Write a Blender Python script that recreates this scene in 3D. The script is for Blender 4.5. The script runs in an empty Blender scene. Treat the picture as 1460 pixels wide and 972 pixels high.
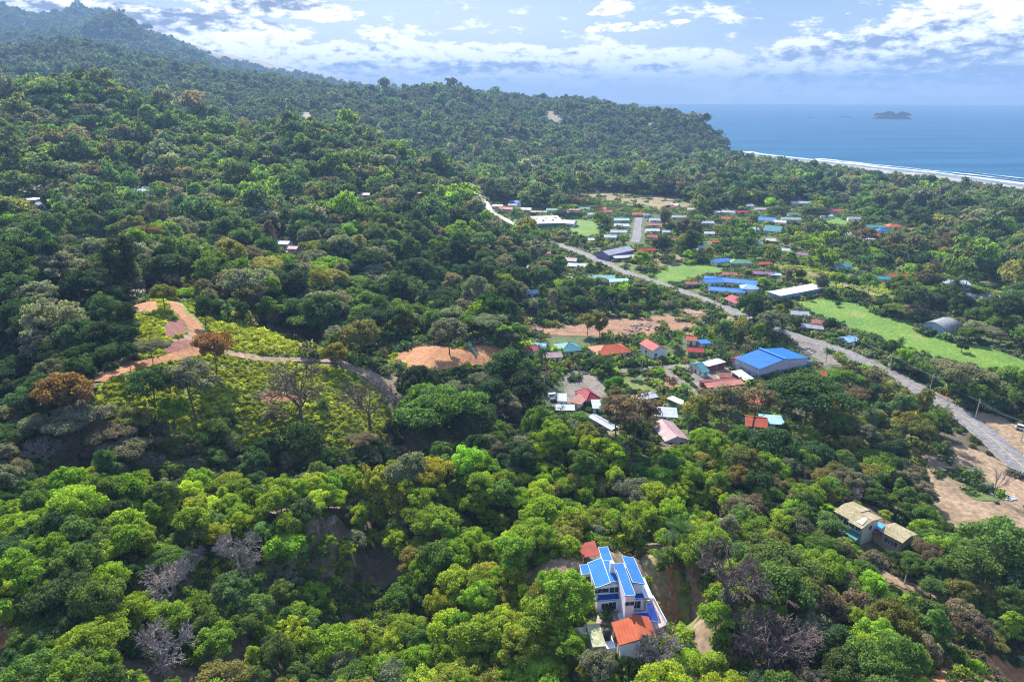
import bpy, math, random, numpy as np
from mathutils import Vector, Matrix, geometry as mgeo
random.seed(7); rng=np.random.default_rng(7)
SC=bpy.context.scene; COL=SC.collection
W0,H0=1460,972; FPX=24/36*1460
CAMZ=120.0; PITCH=math.atan((486-142)/FPX)
CP,SP=math.cos(PITCH),math.sin(PITCH)
def rays(px,py):
    a=(np.asarray(px,float)-730)/FPX; b=-(np.asarray(py,float)-486)/FPX
    return a, CP+b*SP, -SP+b*CP          # x right, y forward, z up (camera at 0,0,CAMZ)
def proj(x,y,z):
    zz=z-CAMZ; f=y*CP-zz*SP; u=y*SP+zz*CP
    f=np.where(f<1,1,f); return 730+FPX*x/f, 486-FPX*u/f, f
# ---------------------------------------------------------------- terrain
TH=9.0
CT=[]   # (az,d,z)
def cp(px,py,d=None,z=None,t=TH):
    rx,ry,rz=rays(px,py); h=math.hypot(rx,ry)
    if d is None: d=(CAMZ-z-t)/(-rz/h)
    zz=CAMZ+d*rz/h-t
    CT.append((math.atan2(rx,ry),d,zz))
def ground(az,d,z): CT.append((math.radians(az),d,z))
# foreground hill
for p in [(-60,985,93),(0,960,95),(200,972,92),(400,972,92),(600,972,92),(800,972,90),(1000,972,90),(1200,972,94),(1400,972,99),(1500,960,104)]: cp(*p)
for p in [(0,830,122),(200,830,118),(340,840,115),(650,850,116),(1000,850,118),(1150,880,112)]: cp(*p)
for p in [(440,860,124),(530,880,122),(540,800,138)]: cp(p[0],p[1],p[2]+6,t=2)
for p in [(-60,740,150),(0,730,145),(150,715,143),(300,700,143),(450,700,145),(600,690,150),(700,660,162),(800,620,178),(880,605,186),(950,620,190),(1050,650,188),(1150,690,180)]: cp(*p)
for p in [(700,760,140),(850,700,160),(1000,740,154),(400,770,133),(600,770,135)]: cp(*p)
cp(880,860,z=27,t=0); cp(840,790,z=27.5,t=0); cp(930,880,z=26,t=0); cp(780,800,z=27.5,t=0); cp(850,910,z=26.5,t=0); cp(960,900,z=24,t=0)
cp(885,930,z=26,t=0); cp(850,935,z=26,t=0); cp(910,925,z=26,t=0); cp(1005,870,z=24,t=0); cp(985,800,z=22,t=0); cp(1000,930,z=26,t=0)
cp(1230,770,z=14,t=0); cp(1290,780,z=11,t=0); cp(1300,835,z=14,t=0); cp(1340,850,z=12,t=0); cp(1200,730,z=14,t=0)
cp(1390,740,z=2,t=0); cp(1330,700,z=2,t=0); cp(1430,700,z=0.5,t=0); cp(1340,660,z=1,t=0); cp(1450,760,z=2,t=0)
cp(1400,940,z=14,t=0); cp(1440,860,z=6,t=0); cp(1330,900,z=15,t=0)
cp(1250,640,z=1,t=0); cp(1150,610,z=1,t=0); cp(1050,600,z=0.5,t=0); cp(950,590,z=0.5,t=0); cp(900,570,z=0,t=0); cp(1000,560,z=0,t=0)
cp(850,600,z=0.5,t=0); cp(780,570,z=1.5,t=0); cp(800,540,z=1,t=0)
# valley between near hill and knoll
for p in [(-60,640,185),(0,640,180),(100,650,182),(300,655,184),(450,650,186),(560,640,190),(660,620,200),(750,600,215)]: cp(*p)
# knoll
G=lambda px,py,d: cp(px,py,d,t=0)
G(240,432,285); G(205,440,278); G(260,460,262); G(290,487,246); G(215,512,226); G(150,545,208); G(150,590,196); G(330,505,238); G(420,510,240); G(490,517,243)
G(300,590,204); G(420,600,202); G(500,560,222); G(560,565,226); G(480,640,190); G(390,570,212); G(200,470,250); G(250,495,236)
G(330,470,262); G(400,485,262); G(520,520,248)
G(590,515,262); G(620,498,274); G(655,510,266); G(620,526,252); G(690,498,276); G(690,522,262); G(545,520,262); G(600,550,236); G(680,560,240)
# valley left of knoll / behind
for p in [(0,560,225),(60,520,245),(120,470,275),(150,400,330),(20,440,300),(230,395,350),(330,400,360),(430,470,300),(380,430,330),(520,450,320),(600,455,330),(700,450,340)]: cp(*p)
for p in [(0,380,400),(100,360,430),(250,340,470),(400,370,420),(550,390,410),(650,380,430),(-60,420,350)]: cp(*p)
for p in [(0,250,640),(150,270,610),(300,290,580),(450,310,560),(580,300,590),(680,330,560),(750,380,460),(740,430,380)]: cp(*p)
for p in [(-60,150,960),(0,142,960),(60,135,960),(120,128,970),(200,148,960),(260,166,950),(330,190,930),(400,187,900),(480,190,880),(560,214,860),(640,250,830),(700,300,700)]: cp(*p)
for p in [(0,190,800),(150,200,790),(300,225,760),(450,235,740)]: cp(*p)
for p in [(0,138,1200),(150,142,1200),(300,188,1180),(420,200,1100),(520,215,1080),(620,235,1080),(660,232,1150)]: cp(p[0],p[1]+14,p[2])
# hill B
for p in [(-60,72,2450),(0,68,2450),(100,57,2400),(200,78,2400),(320,99,2350),(430,112,2250),(560,128,2150),(650,121,2050),(700,128,2000),(760,133,1980),(800,140,1960),(850,150,1920),(900,157,1900),(960,154,1850),(990,165,1830),(1015,178,1800),(1035,200,1770)]: cp(p[0],p[1]+10,p[2])
for p in [(0,105,1800),(200,125,1700),(350,150,1600),(500,170,1500),(650,180,1500),(800,185,1600),(900,195,1600),(1000,205,1640)]: cp(*p)
for p in [(700,210,1350),(800,222,1350),(900,228,1400),(980,226,1480),(600,205,1350)]: cp(*p)
for p in [(0,85,2700),(200,100,2650),(400,135,2600),(600,145,2550),(800,150,2450)]: cp(p[0],p[1]+10,p[2])
# mountains
for p in [(-80,48,4000),(0,52,3950),(60,44,3900),(95,40,3850),(125,32,3800),(145,20,3770),(160,9,3760),(174,17,3740),(190,33,3720),(215,52,3680),(235,60,3660),(255,66,3620),(290,88,3500),(330,106,3400)]: cp(p[0],p[1]+3,p[2],t=14)
for p in [(-80,15,4900),(0,11,4850),(55,21,4800),(100,17,4800),(140,16,4750),(190,40,4700),(300,95,4600)]: cp(p[0],p[1],p[2],t=14)
for p in [(0,75,3100),(150,85,3050),(250,100,2950)]: cp(p[0],p[1],p[2],t=12)
for p in [(395,116,4300),(425,105,4300),(455,116,4300),(500,128,4200),(600,132,4000),(720,140,3700),(860,155,3300)]: cp(p[0],p[1],p[2],t=12)
for p in [(0,60,4300),(150,60,4250),(300,110,4100)]: cp(p[0],p[1],p[2],t=12)
# plain
for a,ds in [(4,(420,500,620,800,1000,1150)),(10,(320,420,550,700,900,1100,1300)),(17,(270,350,500,700,900,1100,1300,1450)),(24,(250,320,450,650,850,1050,1250)),(31,(230,300,420,600,800,1000,1200)),(37,(200,260,380,550,750,950,1100)),(48,(150,250,400,700,1000))]:
    for d in ds: ground(a,d,0)
ground(-1.5,1000,1); ground(-3,1150,3)
for a in (-60,-48): 
    for d,z in ((100,32),(150,32),(190,18),(300,12),(600,40),(950,120),(1200,90),(2400,250),(4000,450),(9000,450)): ground(a,d,z)
for a in (-90,-130,180,130,90,60):
    for d,z in ((60,20),(120,20),(300,10),(1000,10),(5000,20)): ground(a,d,z)
for a in (-30,-15,0,15,30): ground(a,40,28); ground(a,70,27)
for a in (5,20,35): ground(a,2600,5); ground(a,5000,0); ground(a,10000,0)
for a in (-60,-30,-10,0): ground(a,15000,300 if a<-20 else 40)
CT=np.array(CT)
def uv(az,d): return az*3.4, np.log(d)*2.6
cu,cv=uv(CT[:,0],CT[:,1]); q=CT[:,2]/CT[:,1]
def ker(r2): return np.sqrt(r2+0.02)
A=ker((cu[:,None]-cu)**2+(cv[:,None]-cv)**2); n=len(cu)
A-=np.eye(n)*0.001
P=np.stack([np.ones(n),cu,cv],1)
M=np.block([[A,P],[P.T,np.zeros((3,3))]])
sol=np.linalg.solve(M,np.concatenate([q,np.zeros(3)]))
azf=np.radians(np.concatenate([np.arange(-180,-50,6.0),np.arange(-50,50.01,0.14),np.arange(56,181,6.0)]))
azf[0]=-math.pi; azf=np.append(azf[azf<math.pi-1e-6],math.pi)
lds=np.linspace(math.log(12),math.log(14000),760); ds=np.exp(lds)
AZ,DD=np.meshgrid(azf,ds)              # rows=d
U,V=uv(AZ,DD); Q=np.zeros_like(U)
for k in range(n): Q+=sol[k]*ker((U-cu[k])**2+(V-cv[k])**2)
Q+=sol[n]+sol[n+1]*U+sol[n+2]*V
Z=Q*DD
# the ring closes behind the camera
w=np.clip((np.abs(AZ)-math.radians(60))/math.radians(60),0,1); w=w*w*(3-2*w)
Z=Z*(1-w)+w*np.where(DD<200,18,10)
XX,YY=DD*np.sin(AZ),DD*np.cos(AZ)
# value noise
_perm=rng.random((64,64))
def vnoise(x,y):
    xi=np.floor(x).astype(int); yi=np.floor(y).astype(int); fx=x-xi; fy=y-yi
    fx=fx*fx*(3-2*fx); fy=fy*fy*(3-2*fy)
    g=lambda a,b:_perm[a%64,b%64]
    return (g(xi,yi)*(1-fx)+g(xi+1,yi)*fx)*(1-fy)+(g(xi,yi+1)*(1-fx)+g(xi+1,yi+1)*fx)*fy
def fbm(x,y,o=4):
    s=0;a=.5
    for i in range(o): s=s+a*(vnoise(x*2**i+i*17.3,y*2**i+i*7.7)-.5); a*=.5
    return s
hill=np.clip((Z-8)/40,0,1)*np.clip((DD-450)/500,0,1)
ridge=1-2*np.abs(fbm(XX/260+9,YY/260+3,4))*2
Z=Z+hill*(fbm(XX/170,YY/170,4)*np.clip(DD*.020,0,30)+ (ridge-.7)*np.clip((DD-1100)*.03,0,34)*.8)
far=np.clip((DD-2900)/700,0,1)
Z=Z-far*np.abs(fbm(XX/420+4,YY/420,5))*105+far*6
flat=np.clip(1-np.abs(Z)/4,0,1)*(AZ>0)*(DD>230)
Z=Z*(1-flat*.9)
# ---------------------------------------------------------------- coast
def unz(px,py,z):
    rx,ry,rz=rays(px,py); t=(z-CAMZ)/rz; return rx*t,ry*t
coast=[unz(x,y,0) for x,y in [(1900,318),(1700,292),(1540,276),(1460,265),(1400,256.5),(1330,247.5),(1260,240),(1180,231.5),(1110,224),(1070,219.5),(1048,216)]]
for a,d in ((16.9,1830),(15.5,1900),(13.2,2100),(10.5,2500),(9.5,3300),(8.5,5000),(8,9000),(7.5,20000)):
    a=math.radians(a); coast.append((d*math.sin(a),d*math.cos(a)))
coast=np.array(coast)
seapoly=np.concatenate([coast,[(30000,60000),(60000,30000),(60000,-3000)]])
def pip(x,y,poly):
    ins=np.zeros(np.shape(x),bool); m=len(poly)
    for i in range(m):
        x1,y1=poly[i]; x2,y2=poly[(i+1)%m]
        if y1==y2: continue
        c=((y1>y)!=(y2>y))&(x<(x2-x1)*(y-y1)/(y2-y1)+x1); ins^=c
    return ins
def coastdist(x,y):
    b=np.full(np.shape(x),1e9)
    for i in range(len(coast)-1):
        p=coast[i]; e=coast[i+1]-p; L=e@e
        t=np.clip(((x-p[0])*e[0]+(y-p[1])*e[1])/L,0,1)
        b=np.minimum(b,np.hypot(x-p[0]-t*e[0],y-p[1]-t*e[1]))
    return b
CD=coastdist(XX,YY); SEA=pip(XX,YY,seapoly)
CD=np.where(SEA,-CD,CD)
RR=np.hypot(XX,YY)
k=np.clip((RR-1690)/80,0,1)*1.1+.035
Z=np.where(SEA,np.maximum(CD*.05,-25)-.6,np.minimum(Z,CD*k-.6+np.maximum(CD-120,0)*.6))
def idx(x,y):
    d=np.hypot(x,y); az=np.arctan2(x,y)
    i=np.interp(np.log(np.maximum(d,12.01)),lds,np.arange(len(lds))); j=np.interp(az,azf,np.arange(len(azf)))
    return i,j
def bil(G,x,y):
    i,j=idx(np.asarray(x,float),np.asarray(y,float)); i0=np.clip(i.astype(int),0,len(lds)-2); j0=np.clip(j.astype(int),0,len(azf)-2)
    fi=i-i0; fj=j-j0
    return (G[i0,j0]*(1-fi)+G[i0+1,j0]*fi)*(1-fj)+(G[i0,j0+1]*(1-fi)+G[i0+1,j0+1]*fi)*fj
def H(x,y): return bil(Z,x,y)
# march a ray per pixel to the ground
_tt=np.exp(np.linspace(math.log(60),math.log(13000),2200))
def hit(px,py,up=0.0):
    rx,ry,rz=rays(px,py); h=math.hypot(rx,ry)
    x=_tt*rx/h; y=_tt*ry/h; z=CAMZ+_tt*rz/h-up; g=H(x,y)
    b=np.nonzero(z<g)[0]
    if len(b)==0: i=len(_tt)-1; return float(x[i]),float(y[i]),float(g[i])
    i=max(b[0],1); a0=z[i-1]-g[i-1]; a1=g[i]-z[i]; f=a0/(a0+a1+1e-9)
    X=x[i-1]+(x[i]-x[i-1])*f; Y=y[i-1]+(y[i]-y[i-1])*f
    return float(X),float(Y),float(H(X,Y))
# ---------------------------------------------------------------- object helpers
def tag(o,label=None,cat=None,group=None,kind=None):
    if label: o['label']=label
    if cat: o['category']=cat
    if group: o['group']=group
    if kind: o['kind']=kind
    return o
def empty(name,loc,rz=0):
    o=bpy.data.objects.new(name,None); COL.objects.link(o); o.location=loc; o.rotation_euler=(0,0,rz); o.empty_display_size=.5; return o
class MB:
    def __init__(s): s.v=[]; s.f=[]; s.m=[]
    def poly(s,pts,m=0):
        i=len(s.v); s.v+= [tuple(p) for p in pts]; s.f.append(tuple(range(i,i+len(pts)))); s.m.append(m)
    def prism(s,base,z0,z1,m=0):     # base: list of (x,y), z scalars or lists
        n=len(base); z0=z0 if hasattr(z0,'__len__') else [z0]*n; z1=z1 if hasattr(z1,'__len__') else [z1]*n
        i=len(s.v); s.v+=[(p[0],p[1],z0[k]) for k,p in enumerate(base)]+[(p[0],p[1],z1[k]) for k,p in enumerate(base)]
        s.f.append(tuple(range(i+n-1,i-1,-1))); s.f.append(tuple(range(i+n,i+2*n))); s.m+=[m,m]
        for k in range(n):
            a=i+k;b=i+(k+1)%n; s.f.append((a,b,b+n,a+n)); s.m.append(m)
    def box(s,x0,x1,y0,y1,z0,z1,m=0): s.prism([(x0,y0),(x1,y0),(x1,y1),(x0,y1)],z0,z1,m)
    def slab(s,pts,t,m=0):           # roof slab: top polygon, thickness
        s.prism([(p[0],p[1]) for p in pts],[p[2]-t for p in pts],[p[2] for p in pts],m)
    def tube(s,pts,rs,k=6,m=0,cap=True):
        pts=[Vector(p) for p in pts]; base=len(s.v)
        for i,p in enumerate(pts):
            t=(pts[min(i+1,len(pts)-1)]-pts[max(i-1,0)]).normalized()
            a=t.orthogonal().normalized() if abs(t.z)<.9 else Vector((1,0,0)); a=(a-t*a.dot(t)).normalized(); b=t.cross(a)
            for j in range(k):
                c=2*math.pi*j/k; s.v.append(tuple(p+(a*math.cos(c)+b*math.sin(c))*rs[i]))
        for i in range(len(pts)-1):
            for j in range(k):
                a=base+i*k+j; b=base+i*k+(j+1)%k; s.f.append((a,b,b+k,a+k)); s.m.append(m)
        if cap:
            s.f.append(tuple(range(base+(len(pts)-1)*k,base+len(pts)*k))); s.m.append(m)
    def mesh(s,name,mats,smooth=False):
        me=bpy.data.meshes.new(name); me.from_pydata(s.v,[],s.f); 
        for m in (mats if isinstance(mats,(list,tuple)) else [mats]): me.materials.append(m)
        me.polygons.foreach_set('material_index',s.m)
        if smooth: me.polygons.foreach_set('use_smooth',[True]*len(s.f))
        me.update(); return me
    def build(s,name,mats,parent=None,smooth=False):
        o=bpy.data.objects.new(name,s.mesh(name,mats,smooth)); COL.objects.link(o)
        if parent: o.parent=parent
        return o
def npmesh(name,V,F,mats,mi=None,smooth=False):
    me=bpy.data.meshes.new(name); n=len(V); me.vertices.add(n); me.vertices.foreach_set('co',V.astype(np.float32).ravel())
    k=F.shape[1]; me.loops.add(F.size); me.loops.foreach_set('vertex_index',F.astype(np.int32).ravel())
    me.polygons.add(len(F)); me.polygons.foreach_set('loop_start',np.arange(0,F.size,k,dtype=np.int32))
    for m in mats: me.materials.append(m)
    if mi is not None: me.polygons.foreach_set('material_index',mi.astype(np.int32))
    me.update(calc_edges=True)
    if smooth: me.polygons.foreach_set('use_smooth',np.ones(len(F),bool))
    return me
# ---------------------------------------------------------------- materials
def sl(c):
    return tuple(x/255/12.92 if x/255<=.04045 else ((x/255+.055)/1.055)**2.4 for x in c)
MATS={}
def nt(name):
    m=bpy.data.materials.new(name); m.use_nodes=True; t=m.node_tree; t.nodes.clear(); return m,t,t.nodes,t.links
def N(t,typ,**kw):
    n=t.nodes.new(typ)
    for k,v in kw.items(): setattr(n,k,v)
    return n
def mat(name,c1,c2=None,scale=1.0,rough=.8,c3=None,bump=0.0,wave=None,spec=.3,coords='Object',detail=6,c3pos=.75,metal=0,fine=0):
    if name in MATS: return MATS[name]
    m,t,ns,L=nt(name); out=N(t,'ShaderNodeOutputMaterial'); b=N(t,'ShaderNodeBsdfPrincipled')
    b.inputs['Roughness'].default_value=rough; b.inputs['Specular IOR Level'].default_value=spec; b.inputs['Metallic'].default_value=metal
    L.new(b.outputs[0],out.inputs[0])
    c2=c2 or tuple(x*.7 for x in c1)
    tc=N(t,'ShaderNodeTexCoord'); no=N(t,'ShaderNodeTexNoise'); no.inputs['Scale'].default_value=scale; no.inputs['Detail'].default_value=detail; no.inputs['Roughness'].default_value=.65
    L.new(tc.outputs[coords],no.inputs['Vector'])
    cr=N(t,'ShaderNodeValToRGB'); e=cr.color_ramp.elements; e[0].position=.36; e[0].color=(*c2,1); e[1].position=.62; e[1].color=(*c1,1)
    if c3: x=e.new(c3pos); x.color=(*c3,1)
    L.new(no.outputs['Fac'],cr.inputs[0]); col=cr.outputs[0]
    if fine:
        n2=N(t,'ShaderNodeTexNoise'); n2.inputs['Scale'].default_value=fine; n2.inputs['Detail'].default_value=4; L.new(tc.outputs[coords],n2.inputs['Vector'])
        mr=N(t,'ShaderNodeMapRange'); mr.inputs['From Min'].default_value=.3; mr.inputs['From Max'].default_value=.7; mr.inputs['To Min'].default_value=.6; mr.inputs['To Max'].default_value=1.3; L.new(n2.outputs['Fac'],mr.inputs[0])
        mx=N(t,'ShaderNodeMixRGB',blend_type='MULTIPLY'); mx.inputs[0].default_value=1; L.new(col,mx.inputs[1]); L.new(mr.outputs[0],mx.inputs[2]); col=mx.outputs[0]
    if wave:
        wv=N(t,'ShaderNodeTexWave',bands_direction=wave[0]); wv.inputs['Scale'].default_value=wave[1]; wv.inputs['Distortion'].default_value=wave[3] if len(wave)>3 else 0
        L.new(tc.outputs['Object'],wv.inputs['Vector'])
        mr=N(t,'ShaderNodeMapRange'); mr.inputs['To Min'].default_value=1-wave[2]; L.new(wv.outputs['Fac'],mr.inputs[0])
        mx=N(t,'ShaderNodeMixRGB',blend_type='MULTIPLY'); mx.inputs[0].default_value=1; L.new(col,mx.inputs[1]); L.new(mr.outputs[0],mx.inputs[2]); col=mx.outputs[0]
        bp=N(t,'ShaderNodeBump'); bp.inputs['Strength'].default_value=.5; bp.inputs['Distance'].default_value=.05; L.new(wv.outputs['Fac'],bp.inputs['Height']); L.new(bp.outputs[0],b.inputs['Normal'])
    elif bump:
        bp=N(t,'ShaderNodeBump'); bp.inputs['Strength'].default_value=bump; bp.inputs['Distance'].default_value=.3; L.new(no.outputs['Fac'],bp.inputs['Height']); L.new(bp.outputs[0],b.inputs['Normal'])
    L.new(col,b.inputs['Base Color']); MATS[name]=m; return m
def leafmat(name,src):
    m,t,ns,L=nt(name); out=N(t,'ShaderNodeOutputMaterial')
    if src=='instance': a=N(t,'ShaderNodeAttribute',attribute_type='INSTANCER',attribute_name='tint'); col=a.outputs['Color']
    else: a=N(t,'ShaderNodeObjectInfo'); col=a.outputs['Color']
    # leaf-to-leaf variation of the leaf colour itself
    va=N(t,'ShaderNodeAttribute',attribute_type='GEOMETRY',attribute_name='leafvar'); 
    mx=N(t,'ShaderNodeMixRGB',blend_type='MULTIPLY'); mx.inputs[0].default_value=1; L.new(col,mx.inputs[1]); L.new(va.outputs['Color'],mx.inputs[2])
    d=N(t,'ShaderNodeBsdfDiffuse'); L.new(mx.outputs[0],d.inputs[0])
    tr=N(t,'ShaderNodeBsdfTranslucent')
    m2=N(t,'ShaderNodeMixRGB',blend_type='MULTIPLY'); m2.inputs[0].default_value=1; m2.inputs[2].default_value=(1.3,1.38,.55,1); L.new(mx.outputs[0],m2.inputs[1]); L.new(m2.outputs[0],tr.inputs[0])
    ms=N(t,'ShaderNodeMixShader'); ms.inputs[0].default_value=.42; L.new(d.outputs[0],ms.inputs[1]); L.new(tr.outputs[0],ms.inputs[2])
    g=N(t,'ShaderNodeBsdfGlossy'); g.inputs['Roughness'].default_value=.6; g.inputs[0].default_value=(.9,.95,1,1)
    ms2=N(t,'ShaderNodeMixShader'); ms2.inputs[0].default_value=.008; L.new(ms.outputs[0],ms2.inputs[1]); L.new(g.outputs[0],ms2.inputs[2])
    L.new(ms2.outputs[0],out.inputs[0]); return m
LEAF_I=leafmat('leaves_mass','instance'); LEAF_O=leafmat('leaves','object')
BARK=mat('bark',(.16,.13,.10),(.09,.07,.055),scale=3,rough=.9); BAREBARK=mat('pale_bark',(.3,.26,.24),(.17,.14,.13),scale=2,rough=.9)
DARKBARE=mat('brown_twigs',(.17,.12,.11),(.09,.065,.06),scale=2,rough=.9)
# ---------------------------------------------------------------- plants
def unit(v): return v/np.maximum(np.linalg.norm(v,axis=-1,keepdims=True),1e-9)
def leaves(P,Nn,size,r,asp=1.5):
    """P centres, Nn normals -> quads"""
    n=len(P); a=unit(np.cross(Nn,unit(r.normal(size=(n,3))))); b=np.cross(Nn,a)
    s=size*(r.uniform(.65,1.35,(n,1))); a=a*s*asp*.5; b=b*s*.5; bend=Nn*s*.18
    V=np.stack([P-a-bend,P-b*1.0+a*.1,P+a-bend,P+b*1.0+a*.1],1).reshape(-1,3)
    F=np.arange(4*n).reshape(n,4); return V,F
def crown_pts(r,nclump,per,rx,rz,rc,cz,shape='dome',flat=.7,hole=.0):
    # clump centres through the crown
    C=[];R=[]
    while len(C)<nclump:
        d=unit(r.normal(size=3)); 
        if shape in('dome','flat') and d[2]<-.35: continue
        rad=r.uniform(.45,1)**.5
        az=math.atan2(d[1],d[0]); lob=1+.26*math.sin(3*az+nclump+rx*9)+.18*math.sin(5*az+1.3*nclump+rx*5)
        p=np.array([d[0]*rx*rad*lob,d[1]*rx*rad*lob,cz+d[2]*rz*rad])
        if shape=='flat': p[2]=cz+abs(d[2])*rz*rad*.8
        if shape=='cone': 
            f=r.random(); p=np.array([d[0]*rx*(1-f*.8),d[1]*rx*(1-f*.8),cz-rz+2*rz*f])
        C.append(p); R.append(rc*r.uniform(.5,1.5))
    C=np.array(C);R=np.array(R); P=[];Q=[];K=[]
    for i in range(nclump):
        k=max(4,int(per*(R[i]/rc)**2*r.uniform(.7,1.2)))
        d=unit(r.normal(size=(k,3))+np.array([0,0,.55])); s=r.uniform(.55,1.08,(k,1))
        p=C[i]+d*R[i]*s*np.array([1.15,1.15,flat]); P.append(p); Q.append(unit(d+r.normal(size=(k,3))*.55)); K.append(np.full(k,r.uniform(.78,1.2)))
    return np.concatenate(P),np.concatenate(Q),np.concatenate(K),C
def setvar(me,var):
    a=me.attributes.new('leafvar','FLOAT_COLOR','POINT'); a.data.foreach_set('color',var.astype(np.float32).ravel())
def crown_mesh(name,seed,mats,size,trunk=None,**kw):
    r=np.random.default_rng(seed); P,Nn,K,C=crown_pts(r,**kw)
    V,F=leaves(P,Nn,size,r); n=len(P)
    k=K*r.uniform(.72,1.28,n); hue=r.uniform(-.14,.14,n)
    var=np.stack([k*(1+hue),k,k*(1-hue*.8),np.ones(n)],1).repeat(4,0)
    return V,F,var,C
def trunk_mb(seed,h,r0,C,nl=7,cz=None):
    rr=random.Random(seed); mb=MB(); lean=(rr.uniform(-.06,.06)*h,rr.uniform(-.06,.06)*h); fork=h*.45
    top=Vector((lean[0],lean[1],h*.8)); f=Vector((lean[0]*.5,lean[1]*.5,fork))
    mb.tube([(0,0,-1.2),(0,0,.3),f,top],[r0*1.5,r0,r0*.75,r0*.25],6)
    idxs=rr.sample(range(len(C)),min(nl,len(C)))
    for i in idxs:
        e=Vector(C[i]); s=f.lerp(top,rr.uniform(0,.7)); m=s.lerp(e,.5)+Vector((0,0,-.25*rr.random()*h*.2))
        mb.tube([s,m,e],[r0*.42,r0*.28,r0*.1],4,cap=False)
    return mb
# near forms: (crown radius, half height, centre height, ...)
FORMS=[]   # dict(crown mesh, trunk mesh, rad, h)
def add_form(kind,seed,rx,rz,h,nclump,per,rc,size,shape,flat=.7,r0=.22):
    cz=h-rz*.75
    V,F,var,C=crown_mesh('crown',seed,None,size,nclump=nclump,per=per,rx=rx,rz=rz,rc=rc,cz=cz,shape=shape,flat=flat)
    me=npmesh('crown',V,F,[LEAF_O]); setvar(me,var)
    tm=trunk_mb(seed,h,r0,C).mesh('trunk',BARK)
    FORMS.append(dict(kind=kind,crown=me,trunk=tm,rad=rx,h=h,raw=(V,F,var)))
S=11
for i in range(5): add_form('round',S+i,4.1+.3*i,3.4,9.5+.6*i,62,120,1.12,.33,'dome')
for i in range(3): add_form('airy',S+20+i,4.4,3.4,11,44,85,1.0,.32,'dome',flat=.6)
for i in range(2): add_form('spreading',S+30+i,6.0,2.6,10,90,125,1.25,.34,'flat',flat=.55)
for i in range(2): add_form('upright',S+40+i,2.7,4.6,12,54,110,1.0,.31,'ball')
for i in range(2): add_form('bushy',S+50+i,3.0,2.3,5.5,36,110,.95,.3,'dome')
# palms
def palm_meshes(seed,h,L,nf,droop=.9,r0=.2,leafm=LEAF_O):
    r=np.random.default_rng(seed); rr=random.Random(seed); tb=MB(); lx,ly=rr.uniform(-.1,.1)*h,rr.uniform(-.1,.1)*h
    tb.tube([(0,0,-1),(0,0,0),(lx*.4,ly*.4,h*.5),(lx,ly,h)],[r0*1.4,r0*1.2,r0*.9,r0*.8],7)
    Vs=[];Vr=[]
    for i in range(nf):
        az=i*2.399+rr.uniform(-.2,.2); el=math.radians(75-95*(i/nf)+rr.uniform(-8,8)); l=L*rr.uniform(.85,1.1)
        p=np.array([lx,ly,h]); d=np.array([math.cos(az)*math.cos(el),math.sin(az)*math.cos(el),math.sin(el)]); seg=9; pts=[p]
        for s in range(seg):
            d=unit(d+np.array([0,0,-droop*.2])); p=p+d*l/seg; pts.append(p)
        pts=np.array(pts); v=rr.uniform(.75,1.2)
        for s in range(1,seg+1):
            t=unit(pts[s]-pts[s-1]); side=unit(np.cross(t,[0,0,1])+1e-6); w=l*.2*math.sin(math.pi*min(.97,(s+.6)/(seg+1)))+.06
            for q in range(2):
                o=pts[s-1]+(pts[s]-pts[s-1])*q*.5; wd=l/seg*.2
                for sg in (-1,1):
                    tip=o+side*sg*w+t*w*.55-np.array([0,0,w*.45])
                    Vs.append(np.array([o,o+t*wd*1.6,tip+t*wd*.4,tip-t*wd*.4])); Vr.append(v*rr.uniform(.85,1.15))
        for s in range(seg):      # midrib
            t=unit(pts[s+1]-pts[s]); side=unit(np.cross(t,[0,0,1])+1e-6)*.05
            Vs.append(np.array([pts[s]-side,pts[s]+side,pts[s+1]+side,pts[s+1]-side])); Vr.append(v*1.1)
    V=np.concatenate(Vs); n=len(Vs); F=np.arange(4*n).reshape(n,4); k=np.array(Vr); var=np.stack([k,k,k,np.ones(n)],1).repeat(4,0)
    me=npmesh('crown',V,F,[leafm]); setvar(me,var); return me,tb.mesh('trunk',BARK),(V,F,var)
PALMS=[]
for i,(h,L,nf) in enumerate([(9,4.2,26),(11,4.6,30),(6,5.2,32),(4.0,5.4,30)]):
    c,t,raw=palm_meshes(300+i,h,L,nf,droop=.75 if i<2 else .55); PALMS.append(dict(crown=c,trunk=t,h=h+1.5,rad=L*.8,raw=raw))
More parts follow.
